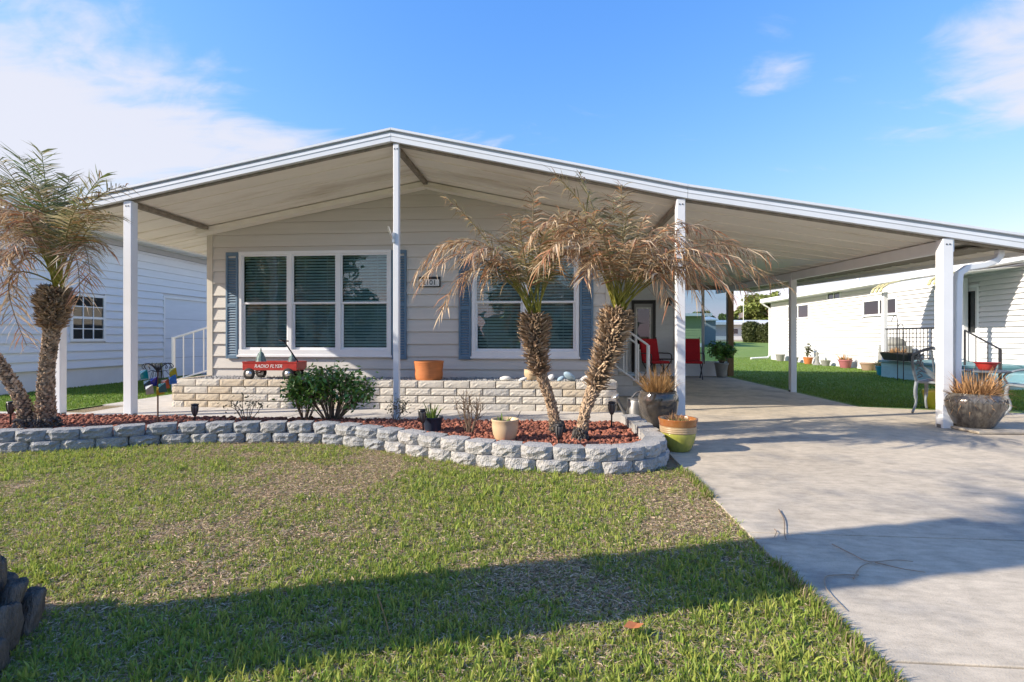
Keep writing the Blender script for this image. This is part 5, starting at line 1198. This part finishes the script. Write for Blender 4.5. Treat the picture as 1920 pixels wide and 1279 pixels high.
# ================================================================== far background
def gz(v): return ground_z(v.x, v.y)
def leaf_tree(name, base, h, cr, label, seed, mt=TREEL, n=2600, lsz=.28, crown0=.3, blobs=16, squash=.8):
    rs = random.Random(seed); nr = np.random.RandomState(seed); t = thing(name, base, label, 'tree'); m = MB()
    m.tube(spline([(0,0,-.1),(rs.uniform(-.1,.1),0,h*.25),(0,rs.uniform(-.2,.2),h*.55)], 4), [h*.03]*5+[h*.018]*4, 8); P = []
    for k in range(blobs):
        a = rs.random()*6.283; r = cr*math.sqrt(rs.random())*.75; z = h*(crown0+(1-crown0)*rs.random()*.85); r *= max(.25, 1-abs((z/h-crown0)/(1-crown0)-.4)); c = np.array([math.cos(a)*r, math.sin(a)*r, z])
        m.tube(spline([(0,0,h*.4),(c[0]*.5,c[1]*.5,(h*.4+z)/2+.1),tuple(c)], 3), [h*.012]*3+[h*.006]*4, 5)
        q = nr.randn(n//blobs, 3); q /= np.linalg.norm(q, axis=1)[:, None]; P.append(c+q*(nr.rand(len(q), 1)**.45)*cr*rs.uniform(.28,.45)*np.array([1,1,squash]))
    m.build('trunk', TWIG, t, smooth=True); V, F = leafcloud(np.concatenate(P), lsz, nr, .5); tag(link('crown', npmesh('crown', V, F, mt), t), kind='stuff'); return t
def at(px, Y): v = ray(px); d = Y/v[1]; return Vector((v[0]*d, Y, ground_z(v[0]*d, Y)))
for i, (px, Y, h, cr, lb) in enumerate(((1360,98,4.6,2.6,'low tree leftmost in the far tree line'), (1382,98,5.2,3,'rounded tree second from the left in the far tree line'), (1405,100,6.4,3.4,'mid green tree left of the tallest far tree'), (1428,96,8.6,3.8,'tallest tree above the far white house'), (1448,94,9.6,3.6,'tree rising beside the corner of the right white house'), (1316,96,5,3,'tree seen through the porch screen'))):
    leaf_tree('background_tree', at(px, Y), h, cr, lb, 70+i, n=2600, lsz=.42)
# far house with flat white roof
c = at(1395, 82); fh = thing('far_house', c, 'long low white house with white carport roof far behind the lawn', 'house', w=True)
x0, x1 = at(1290, 82).x, at(1500, 82).x; g0 = c.z
MB().box(x0, x1, 82, 88, g0-.2, g0+2.35).build('wall', WSID, fh)
MB().hexa([(x0-.5,81.0,g0+2.36),(x1+.5,81.0,g0+2.36),(x1+.5,88.5,g0+2.36),(x0-.5,88.5,g0+2.36)], [(x0-.5,81.0,g0+2.75),(x1+.5,81.0,g0+2.75),(x1+.5,88.5,g0+3.3),(x0-.5,88.5,g0+3.3)]).build('roof', ALU, fh)
for a, b in ((1371, 1384), (1390, 1394), (1330, 1342)):
    f = MB().box(at(a,82).x, at(b,82).x, 81.92, 81.99, g0+.9, g0+1.8).build('window', WHITE, fh); MB().box(at(a,82).x+.06, at(b,82).x-.06, 81.90, 81.915, g0+.96, g0+1.74).build('pane', WIN2, f); MB().box(at(a,82).x+.08, at(b,82).x-.08, 81.916, 81.919, g0+.98, g0+1.72).build('dark_room', DARK, f)
for a in (1396, 1418, 1440): MB().box(at(a,80.5).x, at(a,80.5).x+.15, 80.6, 80.75, g0-.1, g0+2.36).build('carport_post', WHITE, fh)
struct('far_road', MB().box(-60, 60, 66, 72, .3, .72+.02), CONC)
def hedge(px, Y, w, h, lb, seed):
    b = at(px, Y); t = thing('clipped_hedge', b, lb, 'hedge', group='clipped hedges'); nr = np.random.RandomState(seed)
    m = MB(); n = 18; prof = [(.78,-.05),(.9,.1*h),(.97,.4*h),(.97,.75*h),(.86,.9*h),(.6,.98*h)]
    MB().lathe([(r*w/2*.93, z*.96) for r, z in prof], n).build('core', HEDGE, t, smooth=True)
    z = nr.rand(2600); a = nr.rand(2600)*6.283; r = np.interp(z, [0,.1,.4,.75,.9,1.0], [.8,.9,.97,.97,.86,.35])*w/2; k = nr.rand(2600) < .2; r = np.where(k & (z > .9), r*np.sqrt(nr.rand(2600)), r)
    P = np.stack([np.cos(a)*r, np.sin(a)*r, z*h], -1)+nr.randn(2600, 3)*.05
    V, F = leafcloud(P, .11, nr, .5); tag(link('foliage', npmesh('foliage', V, F, HEDGE), t), kind='stuff')
hedge(1408, 58, 1.75, 2.3, 'largest rounded clipped hedge, left of the far pair', 1); hedge(1431, 57, 1.25, 1.95, 'smaller clipped hedge in the middle of the far three', 2); hedge(1446, 56, 1.2, 2.2, 'clipped hedge partly hidden by the white house corner', 3)
p = at(1394, 62); t = thing('flagpole', p, 'thin pole with a small striped flag by the far house', 'flagpole')
MB().tube([(0,0,0),(0,0,5.2)], .035, 6).build('pole', WHITE, t)
fl = MB(); 
for k in range(4): fl.add([(-.04-.13*k,.02*math.sin(k),3.55-.05*k),(-.17-.13*k,.02*math.sin(k+1),3.50-.05*k),(-.17-.13*k,.02*math.sin(k+1),2.9-.05*k),(-.04-.13*k,.02*math.sin(k),2.95-.05*k)], [(0,1,2,3)])
fl.build('flag', mat('faded_flag', (.45, .22, .20), .8, .4, 3, c2=(.6, .58, .55)), t)
# green house and shed beyond the screen porch
c = at(1282, 44); gh = thing('green_house', c, 'pale green sided house seen through the porch screen', 'house', w=True); x0, x1 = at(1215,44).x, at(1320,44).x; g0 = c.z
z = g0+.35
while z < g0+2.55: mb = MB(); mb.hexa([(x0,43.98,z),(x1,43.98,z),(x1,44.05,z),(x0,44.05,z)], [(x0,44.0,z+.21),(x1,44.0,z+.21),(x1,44.05,z+.21),(x0,44.05,z+.21)]); mb.build('siding_board', GREENS, gh); z += .215
MB().box(x0, x1, 44.055, 50, g0-.1, g0+2.6).build('wall_core', GREENS, gh); MB().box(x0-.4, x1+.5, 43.4, 50.3, g0+2.62, g0+2.85).build('roof', ALU, gh); MB().box(x0, x1, 43.97, 44.04, g0-.1, g0+.34).build('skirting', SKIRT, gh)
c = at(1334, 50); sh = thing('garden_shed', c, 'grey shed right of the green house behind the screen', 'shed', w=True); x0, x1 = at(1321,50).x, at(1342,50).x; g0 = c.z
MB().box(x0, x1, 50, 53, g0-.1, g0+2.3).build('wall', GREY, sh); MB().hexa([(x0-.2,49.7,g0+2.31),(x1+.2,49.7,g0+2.31),(x1+.2,53.2,g0+2.31),(x0-.2,53.2,g0+2.31)], [(x0-.2,49.7,g0+2.42),(x1+.2,49.7,g0+2.42),(x1+.2,53.2,g0+2.9),(x0-.2,53.2,g0+2.9)]).build('roof', ALU, sh)

# ================================================================== across the street (mirrored in the windows)
struct('street', MB().box(-80, 80, -13, -6, -.2, .004), mat('asphalt', (.06, .06, .062), .9, .2, 20, .3, 80))
for i, (x, y, h, cr, lb) in enumerate(((-15,-17,9,3.8,'broad tree across the street mirrored in the left window'), (-22,-20,8,3.6,'spreading tree across the street left of the broad one'), (-2.5,-21,8,3.2,'tree across the street mirrored in the middle sashes'), (4.5,-18,7.5,3.0,'tree across the street mirrored in the right window'), (-9,-19,6.5,3,'lower tree across the street between the broad one and the white house'))):
    leaf_tree('street_tree', (x, y, ground_z(x, y)), h, cr, lb, 90+i, n=3000, lsz=.3)
m = MB(); sheet(m, [(-80,-60),(80,-60),(80,-13.01),(-80,-13.01)], .004); struct('opposite_lawn', m, BACKG)
m = MB(); sheet(m, [(-30,-5.99),(DX0-.01,-5.99),(DX0-.01,.3),(-30,.3)], .004); struct('verge', m, BACKG)
oh = thing('opposite_house', (1, -26, 0), 'white house across the street mirrored in the windows', 'house', w=True)
MB().box(-6, 9, -32, -26, 0, 2.7).build('wall', WSID, oh); MB().prism([(-6.6,2.71),(9.6,2.71),(1.5,4.4)], lambda p: (p[0],-32.4,p[1]), lambda p: (p[0],-25.5,p[1])).build('roof', GREY, oh)
oh2 = thing('opposite_house', (-21, -27, 0), 'long grey-roofed house across the street added to fill the left window reflection', 'house', w=True)  # unseen house added to cover bright horizon sky in the left panes
MB().box(-36, -9, -33, -27, 0, 2.8).build('wall', SIDING, oh2); MB().prism([(-36.6,2.81),(-8.4,2.81),(-22.5,5.0)], lambda p: (p[0],-33.4,p[1]), lambda p: (p[0],-26.5,p[1])).build('roof', GREY, oh2)
for x in (-30, -24, -18, -13): f = MB().box(x, x+1.8, -26.99, -26.93, 1.0, 2.2).build('window', WHITE, oh2); MB().box(x+.08, x+1.72, -26.925, -26.92, 1.08, 2.12).build('pane', DARK, f)
for x in (-4, 0, 5): f = MB().box(x, x+1.6, -25.99, -25.93, 1.0, 2.2).build('window', WHITE, oh); MB().box(x+.08, x+1.52, -25.925, -25.92, 1.08, 2.12).build('pane', DARK, f)

for o in WORLDP:
    if '_w' in o: del o['_w']
